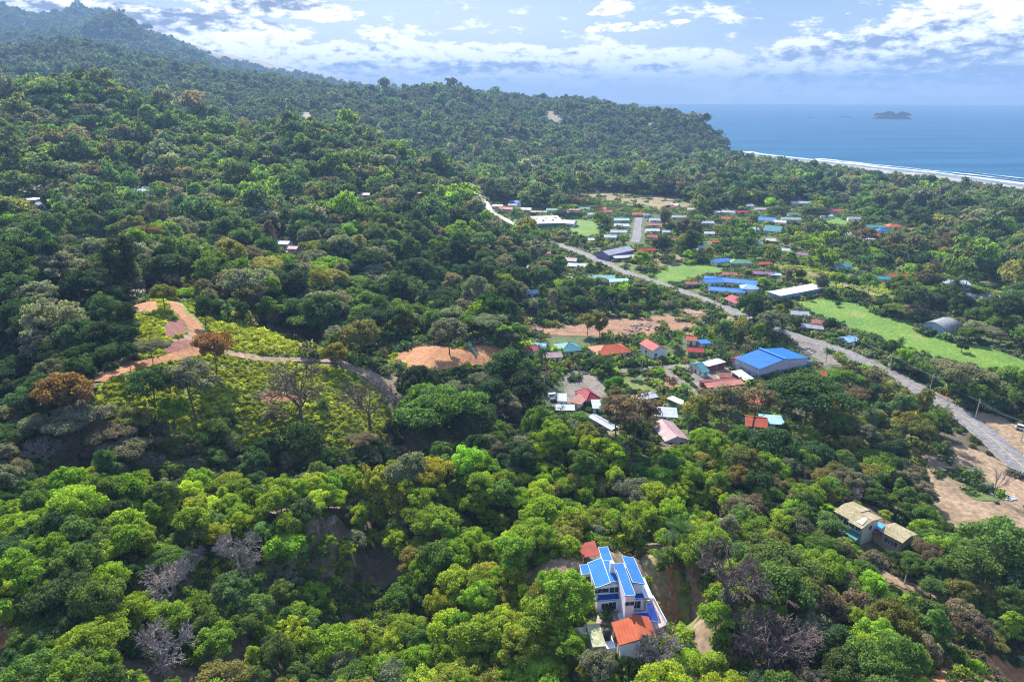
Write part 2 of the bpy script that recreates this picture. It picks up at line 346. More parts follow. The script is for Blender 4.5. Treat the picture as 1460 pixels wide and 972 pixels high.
# bare trees
def bare_mesh(seed,h,spread,lev,mat_,r0=.25,trunkfrac=.3,up=.35):
    rr=random.Random(seed); tb=MB(); mb=MB()
    def grow(p,d,l,r,k,dst):
        n=3; pts=[p]; rs=[r]; q=p
        for i in range(n):
            d=(d+Vector((rr.uniform(-1,1),rr.uniform(-1,1),rr.uniform(-.5,1)*up))*.22).normalized(); q=q+d*l/n; pts.append(q); rs.append(r*(1-.42*(i+1)/n))
        dst.tube(pts,rs,5 if k>2 else 3,cap=False)
        if k==0: return
        for j in range(rr.choice((3,3,4)) if k>1 else 4):
            s=pts[-1] if j<2 else pts[rr.randint(1,2)]; a=rr.uniform(0,6.28); w=rr.uniform(.45,.95)*spread
            o=d.orthogonal().normalized(); o.rotate(Matrix.Rotation(a,3,d)); nd=(d+o*w+Vector((0,0,up*.3))).normalized()
            grow(s,nd,l*rr.uniform(.62,.8),max(r*.6,.034),k-1,mb)
    l0=h*trunkfrac; tb.tube([(0,0,-1),(0,0,0),(0,0,l0)],[r0*1.4,r0*1.1,r0*.85],7)
    for j in range(4):
        a=j*1.57+rr.uniform(-.4,.4); grow(Vector((0,0,l0*.97)),Vector((math.cos(a)*spread*.8,math.sin(a)*spread*.8,1)).normalized(),h*.26,r0*.62,lev,mb)
    return mb.mesh('branches',mat_),tb.mesh('trunk',mat_)
# ---- shared far forms for the masses
def mass_form(name,V,F,var,trunk=None,leaf=LEAF_I):
    if trunk:
        tb=trunk; tv=np.array(tb.v); 
        quads=[f for f in tb.f if len(f)==4]; tf=np.array(quads)+len(V); n0=len(F)
        V=np.concatenate([V,tv]); F=np.concatenate([F,tf]); var=np.concatenate([var,np.ones((len(tv),4))]); mi=np.r_[np.zeros(n0),np.ones(len(tf))]
        me=npmesh(name,V,F,[leaf,BARK],mi)
    else: me=npmesh(name,V,F,[leaf])
    setvar(me,var); return me
def mk_crown(seed,size,**kw): 
    V,F,var,C=crown_mesh('c',seed,None,size,**kw); return V,F,var,C
MASS=[]   # (mesh, rad, h, lod)
for i,f in enumerate(FORMS):
    V,F,var=f['raw']; MASS.append((mass_form('tree_form',V,F,var,trunk_mb(i,f['h'],.2,np.array([[1,1,f['h']*.7],[-1,0,f['h']*.8]]),2)),f['rad'],f['h'],0))
n_near=len(MASS)
for i in range(7):   # mid
    sh='flat' if i in(4,) else 'ball' if i==5 else 'dome'
    kw=dict(nclump=24,per=27,rx=[4.2,4.6,4.4,4.0,6.2,3.0,4.2][i],rz=[3.2,3.6,3,3.4,2.3,4.6,3.2][i],rc=1.55,cz=7.4,shape=sh,flat=.7)
    V,F,var,C=mk_crown(80+i,.80,**kw); MASS.append((mass_form('tree_form',V,F,var,trunk_mb(i,10,.2,C,2)),kw['rx'],10,1))
for i in range(6):   # far
    kw=dict(nclump=13,per=15,rx=4.6,rz=3.4 if i!=4 else 4.6,rc=2.0,cz=6.8,shape='dome',flat=.75)
    V,F,var,C=mk_crown(120+i,1.35,**kw); MASS.append((mass_form('tree_form',V,F,var),4.6,10,2))
for i in range(2):   # palms in the mass
    V,F,var=PALMS[i]['raw']; MASS.append((mass_form('tree_form',V,F,var,trunk_mb(i,PALMS[i]['h']-1.5,.18,np.array([[0,0,8.]]),1)),3.6,10,3))
bm,_=bare_mesh(901,9,1.0,3,BAREBARK,up=.5); bm.name='tree_form'; MASS.append((bm,4,9,4))
bm,_=bare_mesh(902,9,.9,3,DARKBARE,up=.5); bm.name='tree_form'; MASS.append((bm,4,9,4))
L0=[i for i,m in enumerate(MASS) if m[3]==0]; L1=[i for i,m in enumerate(MASS) if m[3]==1]; L2=[i for i,m in enumerate(MASS) if m[3]==2]; LP=[i for i,m in enumerate(MASS) if m[3]==3]; LB=[i for i,m in enumerate(MASS) if m[3]==4]
def form_col(name,meshes):
    c=bpy.data.collections.new(name)
    for i,me in enumerate(meshes):
        o=bpy.data.objects.new('form_%03d'%i,me); c.objects.link(o)
    return c
def scatter_obj(name,label,cat,col,P,idxs,rz,sc,tint):
    me=bpy.data.meshes.new(name); n=len(P); me.vertices.add(n); me.vertices.foreach_set('co',np.asarray(P,np.float32).ravel())
    a=me.attributes.new('idx','INT','POINT'); a.data.foreach_set('value',np.asarray(idxs,np.int32))
    a=me.attributes.new('rz','FLOAT_VECTOR','POINT'); a.data.foreach_set('vector',np.stack([np.zeros(n),np.zeros(n),rz],1).astype(np.float32).ravel())
    a=me.attributes.new('sc','FLOAT_VECTOR','POINT'); a.data.foreach_set('vector',np.asarray(sc,np.float32).ravel())
    a=me.attributes.new('tint','FLOAT_COLOR','POINT'); a.data.foreach_set('color',np.c_[tint,np.ones(n)].astype(np.float32).ravel())
    o=bpy.data.objects.new(name,me); COL.objects.link(o)
    g=bpy.data.node_groups.new(name,'GeometryNodeTree'); g.interface.new_socket('Geometry',in_out='INPUT',socket_type='NodeSocketGeometry'); g.interface.new_socket('Geometry',in_out='OUTPUT',socket_type='NodeSocketGeometry')
    gi=g.nodes.new('NodeGroupInput'); go=g.nodes.new('NodeGroupOutput'); ip=g.nodes.new('GeometryNodeInstanceOnPoints'); ci=g.nodes.new('GeometryNodeCollectionInfo')
    ci.inputs['Collection'].default_value=col; ci.inputs['Separate Children'].default_value=True; ci.inputs['Reset Children'].default_value=True
    m2p=g.nodes.new('GeometryNodeMeshToPoints')
    def at(nm,dt):
        x=g.nodes.new('GeometryNodeInputNamedAttribute'); x.data_type=dt; x.inputs['Name'].default_value=nm; return x
    L=g.links; L.new(gi.outputs[0],m2p.inputs['Mesh']); L.new(m2p.outputs[0],ip.inputs['Points']); L.new(ci.outputs[0],ip.inputs['Instance']); ip.inputs['Pick Instance'].default_value=True
    L.new(at('idx','INT').outputs[0],ip.inputs['Instance Index'])
    er=g.nodes.new('FunctionNodeEulerToRotation'); L.new(at('rz','FLOAT_VECTOR').outputs[0],er.inputs[0]); L.new(er.outputs[0],ip.inputs['Rotation'])
    L.new(at('sc','FLOAT_VECTOR').outputs[0],ip.inputs['Scale']); L.new(ip.outputs[0],go.inputs[0])
    md=o.modifiers.new('scatter','NODES'); md.node_group=g
    tag(o,label,cat,kind='stuff'); return o
# ---------------------------------------------------------------- masks in plan, looked up through the photo's frame
KEEP=np.zeros((H0+400,W0+400),bool); TOWN=np.zeros_like(KEEP); NOUND=np.zeros_like(KEEP); SLOPEM=np.zeros_like(KEEP); DIRTM=np.zeros_like(KEEP)
YY0,XX0=np.mgrid[0:H0+400,0:W0+400]; 
def fillmask(Mk,poly,val=True):
    poly=np.array(poly,float)+200; x0,y0=np.floor(poly.min(0)).astype(int); x1,y1=np.ceil(poly.max(0)).astype(int)
    x0=max(x0,0);y0=max(y0,0);x1=min(x1+1,Mk.shape[1]);y1=min(y1+1,Mk.shape[0])
    if x1<=x0 or y1<=y0: return
    m=pip(XX0[y0:y1,x0:x1]+.5,YY0[y0:y1,x0:x1]+.5,poly); Mk[y0:y1,x0:x1][m]=val
def look(Mk,px,py):
    i=np.clip((py+200).astype(int),0,Mk.shape[0]-1); j=np.clip((px+200).astype(int),0,Mk.shape[1]-1); return Mk[i,j]
GROUNDM=mat('forest_floor',(.17,.12,.075),(.06,.055,.03),scale=.06,c3=(.1,.09,.04),bump=.3,coords='Object',fine=.9)
g=npmesh('ground',np.stack([XX,YY,Z],-1).reshape(-1,3),np.zeros((0,4),int),[GROUNDM]) if False else None
def grid_mesh(name,X,Y,Zz,mats,close=False):
    r,c=X.shape; V=np.stack([X,Y,Zz],-1).reshape(-1,3); i=np.arange(r-1)[:,None]*c+np.arange(c-1)[None]; F=np.stack([i,i+1,i+c+1,i+c],-1).reshape(-1,4)
    F=F[:,::-1]; return npmesh(name,V,F,mats,smooth=True)
me=grid_mesh('ground',XX,YY,Z,[GROUNDM])
gnd=bpy.data.objects.new('ground',me); COL.objects.link(gnd); tag(gnd,kind='structure')
mb=MB(); mb.poly([(12.2*math.sin(a),12.2*math.cos(a),float(H(12.1*math.sin(a),12.1*math.cos(a)))-.05) for a in np.linspace(math.pi,-math.pi,40)[:-1]]); o=mb.build('ground_centre',GROUNDM); tag(o,kind='structure')
# sea
def seamat():
    m,t,ns,L=nt('sea'); out=N(t,'ShaderNodeOutputMaterial'); tc=N(t,'ShaderNodeTexCoord')
    mp=N(t,'ShaderNodeMapping'); mp.inputs['Rotation'].default_value=(0,0,math.radians(-28)); mp.inputs['Scale'].default_value=(.0022,.012,1); L.new(tc.outputs['Object'],mp.inputs[0])
    n1=N(t,'ShaderNodeTexNoise'); n1.inputs['Scale'].default_value=1; n1.inputs['Detail'].default_value=7; L.new(mp.outputs[0],n1.inputs[0])
    cr=N(t,'ShaderNodeValToRGB'); e=cr.color_ramp.elements; e[0].position=.3; e[0].color=(.008,.05,.105,1); e[1].position=.7; e[1].color=(.022,.105,.185,1); L.new(n1.outputs[0],cr.inputs[0])
    n2=N(t,'ShaderNodeTexNoise'); n2.inputs['Scale'].default_value=.09; n2.inputs['Detail'].default_value=8; L.new(tc.outputs['Object'],n2.inputs[0])
    bp=N(t,'ShaderNodeBump'); bp.inputs['Strength'].default_value=.6; bp.inputs['Distance'].default_value=1.2; L.new(n2.outputs[0],bp.inputs['Height'])
    d=N(t,'ShaderNodeBsdfDiffuse'); L.new(cr.outputs[0],d.inputs[0]); L.new(bp.outputs[0],d.inputs['Normal'])
    gl=N(t,'ShaderNodeBsdfGlossy'); gl.inputs['Roughness'].default_value=.3; gl.inputs[0].default_value=(.55,.75,.95,1); L.new(bp.outputs[0],gl.inputs['Normal'])
    ms=N(t,'ShaderNodeMixShader'); ms.inputs[0].default_value=.16; L.new(d.outputs[0],ms.inputs[1]); L.new(gl.outputs[0],ms.inputs[2]); L.new(ms.outputs[0],out.inputs[0]); return m
SEAM=seamat(); mb=MB()
rad=20000; mb.poly([(rad*math.cos(a),rad*math.sin(a),-1.0) for a in np.linspace(0,2*math.pi,129)[:-1]]); o=mb.build('sea',SEAM); tag(o,kind='structure')
# coast strips: (offset seawards a..b)
def coast_strip(name,a,b,z,m,imax=10.99,wob=0,step=.02,kind='structure',seed=0,i0=0.0):
    r=np.random.default_rng(seed); ts=np.arange(i0,imax,step); ts=ts[ts<len(coast)-1.01]; P=[]
    nrm=[]
    for t in ts:
        i=int(t); f=t-i; p=coast[i]*(1-f)+coast[i+1]*f; e=coast[i+1]-coast[i]; e0=coast[max(i,1)]-coast[max(i,1)-1]; e=(e/np.linalg.norm(e)); P.append(p); nrm.append((e[1],-e[0]))
    P=np.array(P); nrm=np.array(nrm); kk=9; pad=np.pad(nrm,((kk,kk),(0,0)),'edge'); nrm=np.array([pad[i:i+2*kk+1].mean(0) for i in range(len(P))]); nrm/=np.linalg.norm(nrm,axis=1)[:,None]
    s=np.cumsum(np.r_[0,np.linalg.norm(np.diff(P,axis=0),axis=1)])
    n1=fbm(s/60+seed*9.1,s*0+seed,4)*wob; n2=fbm(s/33+seed*5.1,s*0+seed+5,4)*wob
    A=P+nrm*(a+n1)[:,None]; B=P+nrm*(b+n2)[:,None]
    mb=MB()
    for i in range(len(P)-1):
        zz=z if not callable(z) else None
        q=[A[i],A[i+1],B[i+1],B[i]]
        mb.poly([(p[0],p[1],z) for p in q])
    o=mb.build(name,m); tag(o,kind=kind); return o
# seaward side of the coast line is to the right when walking from the right end leftwards
SANDM=mat('sand',(.36,.33,.3),(.2,.2,.2),scale=.02,rough=.6,fine=.1); WETM=mat('wet_sand',(.17,.18,.19),(.12,.13,.15),scale=.01,rough=.25,spec=.6)
FOAMM=mat('foam',(.62,.65,.68),(.2,.32,.4),scale=.05,rough=.6)
# the landward beach, draped by its own profile
# ---- draped patches
def pw(pts): return [hit(x,y)[:2] for x,y in pts]
def densify(poly,step,jit,r):
    out=[]; n=len(poly)
    for i in range(n):
        a=np.array(poly[i]); b=np.array(poly[(i+1)%n]); L=np.linalg.norm(b-a); k=max(1,int(L/step))
        for j in range(k):
            p=a+(b-a)*j/k; out.append(p+ r.normal(size=2)*jit*(.3 if j==0 else 1))
    return out
_off=[0.0]
def patch(name,pts,m,off=.14,jit=None,world=None,keep=True,bushes=False,weeds=False,step=None,cell=None,kind='structure'):
    r=np.random.default_rng(len(pts)*7+int(pts[0][0]) if pts else 3)
    P=world or pw(pts); c=np.mean(P,0); D=math.hypot(*c); 
    if keep and pts: fillmask(KEEP,pts)
    if pts and not bushes: fillmask(DIRTM if weeds else NOUND,pts)
    sp=step or max(1.2,D*.006); j=sp*.42 if jit is None else jit
    B=densify(P,sp,j,r); bb=np.array(B); x0,y0=bb.min(0); x1,y1=bb.max(0); cl=cell or max(1.5,D*.01); cl=max(cl,math.sqrt((x1-x0)*(y1-y0)/6000))
    gx,gy=np.meshgrid(np.arange(x0,x1,cl)+cl*.37,np.arange(y0,y1,cl)+cl*.41); gx=gx.ravel();gy=gy.ravel(); ins=pip(gx,gy,bb)
    vs=[Vector((float(p[0]),float(p[1]))) for p in B]+[Vector((float(a),float(b))) for a,b in zip(gx[ins],gy[ins])]
    nb=len(B); res=mgeo.delaunay_2d_cdt(vs,[(i,(i+1)%nb) for i in range(nb)],[list(range(nb))],1,1e-4)
    V=np.array([(v.x,v.y) for v in res[0]]); z=H(V[:,0],V[:,1])+off+np.hypot(V[:,0],V[:,1])*.0005
    me=bpy.data.meshes.new(name); me.from_pydata([(float(a),float(b),float(c)) for (a,b),c in zip(V,z)],[],[tuple(f) for f in res[2]]); me.materials.append(m); me.update()
    fl=[p for p in me.polygons if p.normal.z<0]
    if len(fl)>len(me.polygons)/2: me.flip_normals()
    o=bpy.data.objects.new(name,me); COL.objects.link(o); tag(o,kind=kind); return o
def catmull(P,n=8):
    P=[np.array(p,float) for p in P]; P=[2*P[0]-P[1]]+P+[2*P[-1]-P[-2]]; out=[]
    for i in range(1,len(P)-2):
        for j in range(n):
            t=j/n; a,b,c,d=P[i-1],P[i],P[i+1],P[i+2]
            out.append(.5*((2*b)+(-a+c)*t+(2*a-5*b+4*c-d)*t*t+(-a+3*b-3*c+d)*t**3))
    out.append(P[-2]); return np.array(out)
def ribbon(name,C,w,m,off=.14,a=None,keep=True,jit=0,kind='structure',margin=1.0,zfun=None,o0=0.0):
    """C world centreline; strip from o0-w/2..o0+w/2"""
    T=np.gradient(C,axis=0); T/=np.linalg.norm(T,axis=1)[:,None]; Nn=np.stack([T[:,1],-T[:,0]],1); r=np.random.default_rng(5)
    K=5; rows=[]
    for q in np.linspace(-.5,.5,K):
        P=C+Nn*(o0+q*w+(r.normal(size=(len(C),1))*jit if abs(q)==.5 else 0)); D=np.hypot(P[:,0],P[:,1])
        rows.append(np.c_[P,H(P[:,0],P[:,1])+off+D*.0005])
    R=np.stack(rows,1); V=R.reshape(-1,3); i=np.arange(len(C)-1)[:,None]*K+np.arange(K-1)[None]; F=np.stack([i,i+1,i+K+1,i+K],-1).reshape(-1,4)
    me=npmesh(name,V,F[:,::-1],[m],smooth=True)
    if me.polygons[0].normal.z<0: me.flip_normals()
    o=bpy.data.objects.new(name,me); COL.objects.link(o); tag(o,kind=kind)
    e0=C-Nn*(w/2+margin); e1=C+Nn*(w/2+margin); z=H(C[:,0],C[:,1]); a0=proj(e0[:,0],e0[:,1],z); a1=proj(e1[:,0],e1[:,1],z)
    for Mk in ((KEEP,NOUND) if keep else (NOUND,)):
        for i in range(len(C)-1): fillmask(Mk,[(a0[0][i],a0[1][i]),(a1[0][i],a1[1][i]),(a1[0][i+1],a1[1][i+1]),(a0[0][i+1],a0[1][i+1])])
    return o
ASPH=mat('asphalt',(.19,.18,.19),(.14,.135,.145),scale=.08,rough=.85,fine=.6); GRAV=mat('gravel',(.22,.185,.155),(.14,.12,.10),scale=.12,rough=.95,fine=.8)
DIRT=mat('orange_dirt',(.38,.18,.08),(.25,.11,.05),scale=.09,rough=.95,c3=(.3,.2,.1),fine=.9,bump=.3); DIRTR=mat('red_cut_earth',(.22,.085,.06),(.13,.055,.04),scale=.5,rough=.95,fine=2)
DIRTP=mat('pale_dirt',(.29,.20,.125),(.19,.13,.08),scale=.07,rough=.95,c3=(.3,.17,.09),fine=.7,bump=.3)
GRASS=mat('mown_grass',(.125,.215,.022),(.08,.165,.018),scale=.05,rough=.9,c3=(.21,.2,.06),c3pos=.64,fine=.7); ROUGHG=mat('rough_grass',(.13,.16,.035),(.08,.11,.03),scale=.08,rough=.9,c3=(.22,.18,.08),c3pos=.72,fine=.6,bump=.3)
DRY=mat('dry_grass',(.26,.2,.1),(.17,.14,.065),scale=.06,rough=.95,c3=(.28,.17,.09),fine=.7)
YEL=mat('road_paint_yellow',(.55,.38,.08),scale=1)
# main road
ctl=[(1560,752),(1460,668),(1405,619),(1362,587),(1312,557),(1255,527),(1192,498),(1130,480),(1085,462),(1040,443),(985,421),(930,402),(885,387),(845,368),(805,353),(790,346)]
mainC=catmull(pw(ctl),14)
midC=catmull(pw([(790,346),(765,336),(735,322)]),8)
farC=catmull(pw([(735,322),(716,311),(700,303),(694,292),(686,281),(676,271),(667,261)]),10)
ribbon('road_shoulder',mainC,10.5,GRAV,.2,jit=.5); ribbon('road',mainC,7.4,ASPH,.26); ribbon('road_centre_line',mainC,.28,YEL,.32)
ribbon('road_hidden_stretch',midC,7.4,ASPH,.26,keep=False); ribbon('road_far',farC,7.5,mat('pale_road',(.5,.46,.42),(.38,.35,.32),scale=.05,rough=.9),.25,margin=3)
def lane(name,pts,w,m,off=.18,jit=.3,n=8,keep=True,mg=.6): return ribbon(name,catmull(pw(pts),n),w,m,off,jit=jit,keep=keep,margin=mg)
lane('side_street',[(772,582),(785,565),(800,548),(818,534),(847,530),(880,530),(915,527),(950,524),(990,521),(1000,516)],5,GRAV,.24)
lane('side_street_branch',[(942,526),(960,537),(978,552),(996,565),(1010,572)],4.6,GRAV,.3)
lane('paved_lane',[(912,308),(909,322),(908,336),(905,346)],8,ASPH,.2,mg=4)
lane('airfield_track',[(1285,428),(1250,421),(1215,412),(1185,400),(1150,389)],4,DRY,.2)
lane('knoll_track',[(238,430),(252,440),(268,455),(281,472),(288,486),(284,498),(262,507),(225,516),(190,524),(160,533),(138,545)],4.6,DIRT,.22,mg=.8)
lane('knoll_track_branch',[(286,488),(312,500),(345,508),(390,514),(440,514),(485,517),(515,528),(540,543),(562,562)],3.8,DIRTP,.25,mg=.8)
lane('dirt_track',[(994,850),(998,870),(1000,895),(1004,925)],3.4,DIRTP,.1,mg=.5)
lane('dirt_track_lower',[(1002,905),(1004,925),(1007,955),(1010,990)],3.4,DIRTP,.19,mg=.5,keep=False)
lane('dirt_track_upper',[(985,800),(990,825),(994,850)],3.2,DIRTP,.1,keep=False)
lane('hill_road',[(1245,815),(1270,825),(1300,838),(1335,850),(1360,858)],3.8,DIRTP,.1,mg=.6)
lane('bank_path',[(948,775),(955,800),(960,830),(962,860),(958,880)],2.6,DIRT,.1,mg=.8)
# fields
patch('village_ground',[(735,300),(800,285),(900,300),(1000,296),(1100,290),(1250,300),(1350,320),(1460,350),(1500,420),(1500,560),(1400,575),(1300,545),(1200,520),(1120,600),(1000,640),(880,600),(770,600),(735,520),(740,450),(830,440),(790,380),(735,330)],mat('village_grass',(.09,.12,.035),(.055,.075,.028),scale=.035,rough=.95,c3=(.19,.15,.08),c3pos=.72,fine=.5,bump=.3),off=.03,keep=False,bushes=True)
patch('sports_field',[(925,391),(937,387),(975,378),(1006,377),(1042,384),(1018,392),(998,395),(972,403),(946,404)],GRASS)
patch('dry_lot',[(925,362),(950,358),(979,369),(975,377),(937,386),(920,378)],DRY,weeds=True)
patch('verge',[(870,372),(900,375),(925,386),(924,392),(945,405),(1000,412),(1015,424),(960,408),(905,391),(862,374)],ROUGHG,weeds=True)
patch('airstrip',[(1128,430),(1174,426),(1228,434),(1252,450),(1300,460),(1310,476),(1365,490),(1400,492),(1470,517),(1470,546),(1400,528),(1330,512),(1255,485),(1210,470),(1160,450)],GRASS)
patch('meadow',[(1100,378),(1150,380),(1200,391),(1250,404),(1290,424),(1270,432),(1220,418),(1180,412),(1110,393)],ROUGHG,keep=False,bushes=True)
patch('dry_field',[(1378,400),(1400,401),(1460,409),(1460,420),(1400,416),(1385,410)],DRY,weeds=True)
patch('parking_yard',[(1365,418),(1400,419),(1440,425),(1430,430),(1380,428)],DIRTP)
patch('market_lawn',[(805,313),(850,316),(857,335),(830,338),(812,330)],GRASS)
patch('market_verge',[(722,309),(735,309),(752,322),(745,325),(730,318)],GRASS,weeds=True)
patch('far_plain',[(812,276),(860,274),(960,282),(996,293),(960,300),(930,302),(880,290)],DRY,weeds=True)
patch('garden_lawn',[(1170,312),(1192,311),(1216,316),(1212,322),(1180,321)],GRASS)
patch('building_plot',[(745,462),(790,457),(840,452),(900,455),(985,446),(1030,450),(1040,462),(1005,470),(985,480),(925,480),(850,480),(760,477)],mat('plot_earth',(.30,.165,.095),(.19,.10,.06),scale=.12,rough=.95,c3=(.24,.15,.1),fine=1.1,bump=.4),weeds=True)
patch('compound_yard',[(975,520),(1040,520),(1055,545),(1030,556),(1000,560),(985,545)],GRAV)
patch('warehouse_yard',[(1125,486),(1160,492),(1190,506),(1200,520),(1175,524),(1160,510),(1140,500)],GRAV)
patch('work_yard',[(980,438),(1020,445),(1045,452),(1052,462),(1010,470),(975,462)],DIRTP,weeds=True)
patch('plot_by_lane',[(920,531),(950,533),(980,556),(965,562),(940,553),(925,542)],DIRT,weeds=True)
patch('green_plot',[(885,536),(915,536),(925,548),(940,560),(905,560),(880,550)],ROUGHG,weeds=True)
patch('courtyard',[(828,536),(850,534),(862,552),(868,568),(850,575),(800,580),(775,580),(800,556)],GRAV,off=.16)
patch('roadside_dirt',[(1385,585),(1420,590),(1460,612),(1520,650),(1520,700),(1460,655),(1410,612)],DIRTP,off=.03)
patch('dirt_lot',[(1312,645),(1375,635),(1420,652),(1470,695),(1470,762),(1430,752),(1385,758),(1345,748),(1338,715),(1320,690)],DIRTP,off=.03,weeds=True)
patch('lot_grass',[(1375,690),(1400,695),(1425,708),(1420,716),(1390,712),(1370,700)],ROUGHG,off=.16,weeds=True)
patch('cleared_bank',[(1335,915),(1370,922),(1420,935),(1480,950),(1480,1000),(1350,1000),(1325,960)],DIRT,off=.05,weeds=True)
patch('house_forecourt',[(745,822),(770,805),(800,795),(832,795),(835,812),(800,818),(775,830),(750,836)],DIRTP,off=.08)
patch('house_bank',[(912,775),(935,772),(948,800),(962,845),(965,895),(950,900),(940,868),(928,835),(915,800)],DRY,off=.08,weeds=True)
patch('bank_grass',[(950,800),(968,812),(985,850),(992,900),(980,905),(968,880),(958,840)],ROUGHG,off=.11,bushes=True)
patch('garden_plot',[(825,880),(842,878),(880,890),(878,935),(835,925)],ROUGHG,off=.1,weeds=True)
# knoll
SLOPE=mat('vine_slope',(.2,.24,.035),(.06,.1,.018),scale=.35,rough=.9,c3=(.24,.25,.04),c3pos=.72,fine=1.5,bump=.5)
patch('knoll_slope',[(138,548),(200,528),(262,512),(300,503),(350,514),(440,520),(490,524),(545,560),(560,600),(545,640),(480,655),(400,650),(300,625),(200,605),(136,592)],SLOPE,off=.08,keep=False,bushes=True)
patch('knoll_top',[(192,470),(188,445),(205,432),(232,424),(262,430),(300,455),(360,470),(430,480),(470,505),(390,508),(320,500),(286,482),(270,500),(225,512),(195,512)],SLOPE,off=.08,bushes=True)
patch('knoll_pad',[(184,440),(200,433),(222,430),(228,441),(215,446),(187,449)],DIRT,off=.2)
patch('knoll_ledge',[(236,492),(255,482),(278,472),(284,484),(262,490),(238,496)],DIRTP,off=.2)
patch('cut_bank',[(233,470),(238,458),(262,454),(268,470),(262,478),(235,482)],DIRTR,off=.2)
patch('cut_bank_lower',[(231,494),(250,489),(282,485),(286,495),(268,502),(236,508)],DIRTR,off=.22)
patch('slope_scar',[(368,562),(385,556),(420,562),(440,572),(410,574),(375,573)],DIRT,off=.2)
patch('knoll_shoulder',[(486,518),(530,528),(560,556),(566,566),(552,566),(520,540),(488,524)],mat('brush_clearing',(.26,.19,.15),(.15,.11,.09),scale=.3,fine=1.5),off=.12)
for _q in ([(1060,442),(1110,462),(1105,482),(1055,462)],): fillmask(KEEP,_q,False)
def ell(cx,cy,rx,ry,n=28,a0=0,a1=2*math.pi): return [(cx+rx*math.cos(t),cy+ry*math.sin(t)) for t in np.linspace(a0,a1,n+1)[:-1]]
patch('pad_rim',ell(618,515,68,26),SLOPE,off=.1,bushes=True)
patch('earth_pad',ell(618,511,54,17),DIRT,off=.35)
patch('pad_roadway',ell(690,508,36,16),DIRT,off=.22)
patch('dirt_gap_left',[(0,905),(30,885),(45,900),(20,920),(0,925)],DIRT,off=.1,keep=False)
# village ground showing between the gardens
# beach
def profile_strip(name,a,b,m,off,wob=0,seed=0,imax=9.98,i0=0.0):
    ts=np.arange(i0,imax,.02); P=np.array([coast[int(t)]*(1-(t-int(t)))+coast[int(t)+1]*(t-int(t)) for t in ts])
    T=np.gradient(P,axis=0); kk=12; T=np.array([T[max(0,i-kk):i+kk+1].mean(0) for i in range(len(T))]); T/=np.linalg.norm(T,axis=1)[:,None]; Nn=np.stack([T[:,1],-T[:,0]],1)
    s=np.cumsum(np.r_[0,np.linalg.norm(np.diff(P,axis=0),axis=1)]); K=4; rows=[]
    for q in range(K):
        f=q/(K-1); o=a+(b-a)*f+(fbm(s/70+seed*3.3+f*2,s*0+seed,4)*wob if q in(0,K-1) else 0)
        R=P+Nn*np.broadcast_to(o,(len(P),))[:,None]; rows.append(np.c_[R,np.maximum(H(R[:,0],R[:,1]),-1.0)+off])
    R=np.stack(rows,1); i=np.arange(len(P)-1)[:,None]*K+np.arange(K-1)[None]; F=np.stack([i,i+1,i+K+1,i+K],-1).reshape(-1,4)
    me=npmesh(name,R.reshape(-1,3),F[:,::-1],[m],smooth=True)
    if me.polygons[0].normal.z<0: me.flip_normals()
    o=bpy.data.objects.new(name,me); COL.objects.link(o); tag(o,kind='structure'); return o
SD=1 if SEA is not None and pip(*[np.array([v]) for v in (coast[3]+np.array([(coast[4]-coast[3])[1],-(coast[4]-coast[3])[0]])/np.linalg.norm(coast[4]-coast[3])*20)],seapoly)[0] else -1
profile_strip('beach',SD*-70,SD*14,SANDM,.5,wob=10,seed=1,imax=9.3); profile_strip('wet_beach',SD*-12,SD*22,WETM,.75,wob=14,seed=2)
profile_strip('surf',SD*12,SD*34,FOAMM,1.0,wob=26,seed=3); profile_strip('surf_line',SD*46,SD*58,FOAMM,1.0,wob=34,seed=5,i0=1.2,imax=7.6); profile_strip('surf_line_outer',SD*78,SD*84,FOAMM,1.0,wob=30,seed=8,i0=2.6,imax=5.2)
fillmask(KEEP,[(1040,219),(1075,222),(1110,227),(1180,236),(1260,246),(1330,254),(1400,263),(1470,274),(1560,284),(1560,200),(1040,200)])
for p in ([(690,300),(745,300),(760,318),(905,330),(960,345),(1000,300),(1200,290),(1360,330),(1370,400),(1300,430),(1100,380),(1000,440),(900,410),(800,365),(700,325)],[(745,455),(1060,430),(1130,480),(1210,510),(1190,560),(1110,590),(1000,650),(900,620),(760,590),(730,520)]): fillmask(TOWN,p)

for p in ([(138,548),(200,528),(262,512),(300,503),(350,514),(440,520),(490,524),(545,560),(560,600),(545,640),(480,655),(400,650),(300,625),(200,605),(136,592)],[(192,470),(188,445),(205,432),(232,424),(262,430),(300,455),(360,470),(430,480),(470,505),(390,508),(320,500),(286,482),(270,500),(225,512),(195,512)],[(1100,378),(1150,380),(1200,391),(1250,404),(1290,424),(1270,432),(1220,418),(1180,412),(1110,393)],[(540,520),(560,505),(600,495),(670,495),(688,510),(680,525),(620,535),(560,535)]): fillmask(SLOPEM,p)
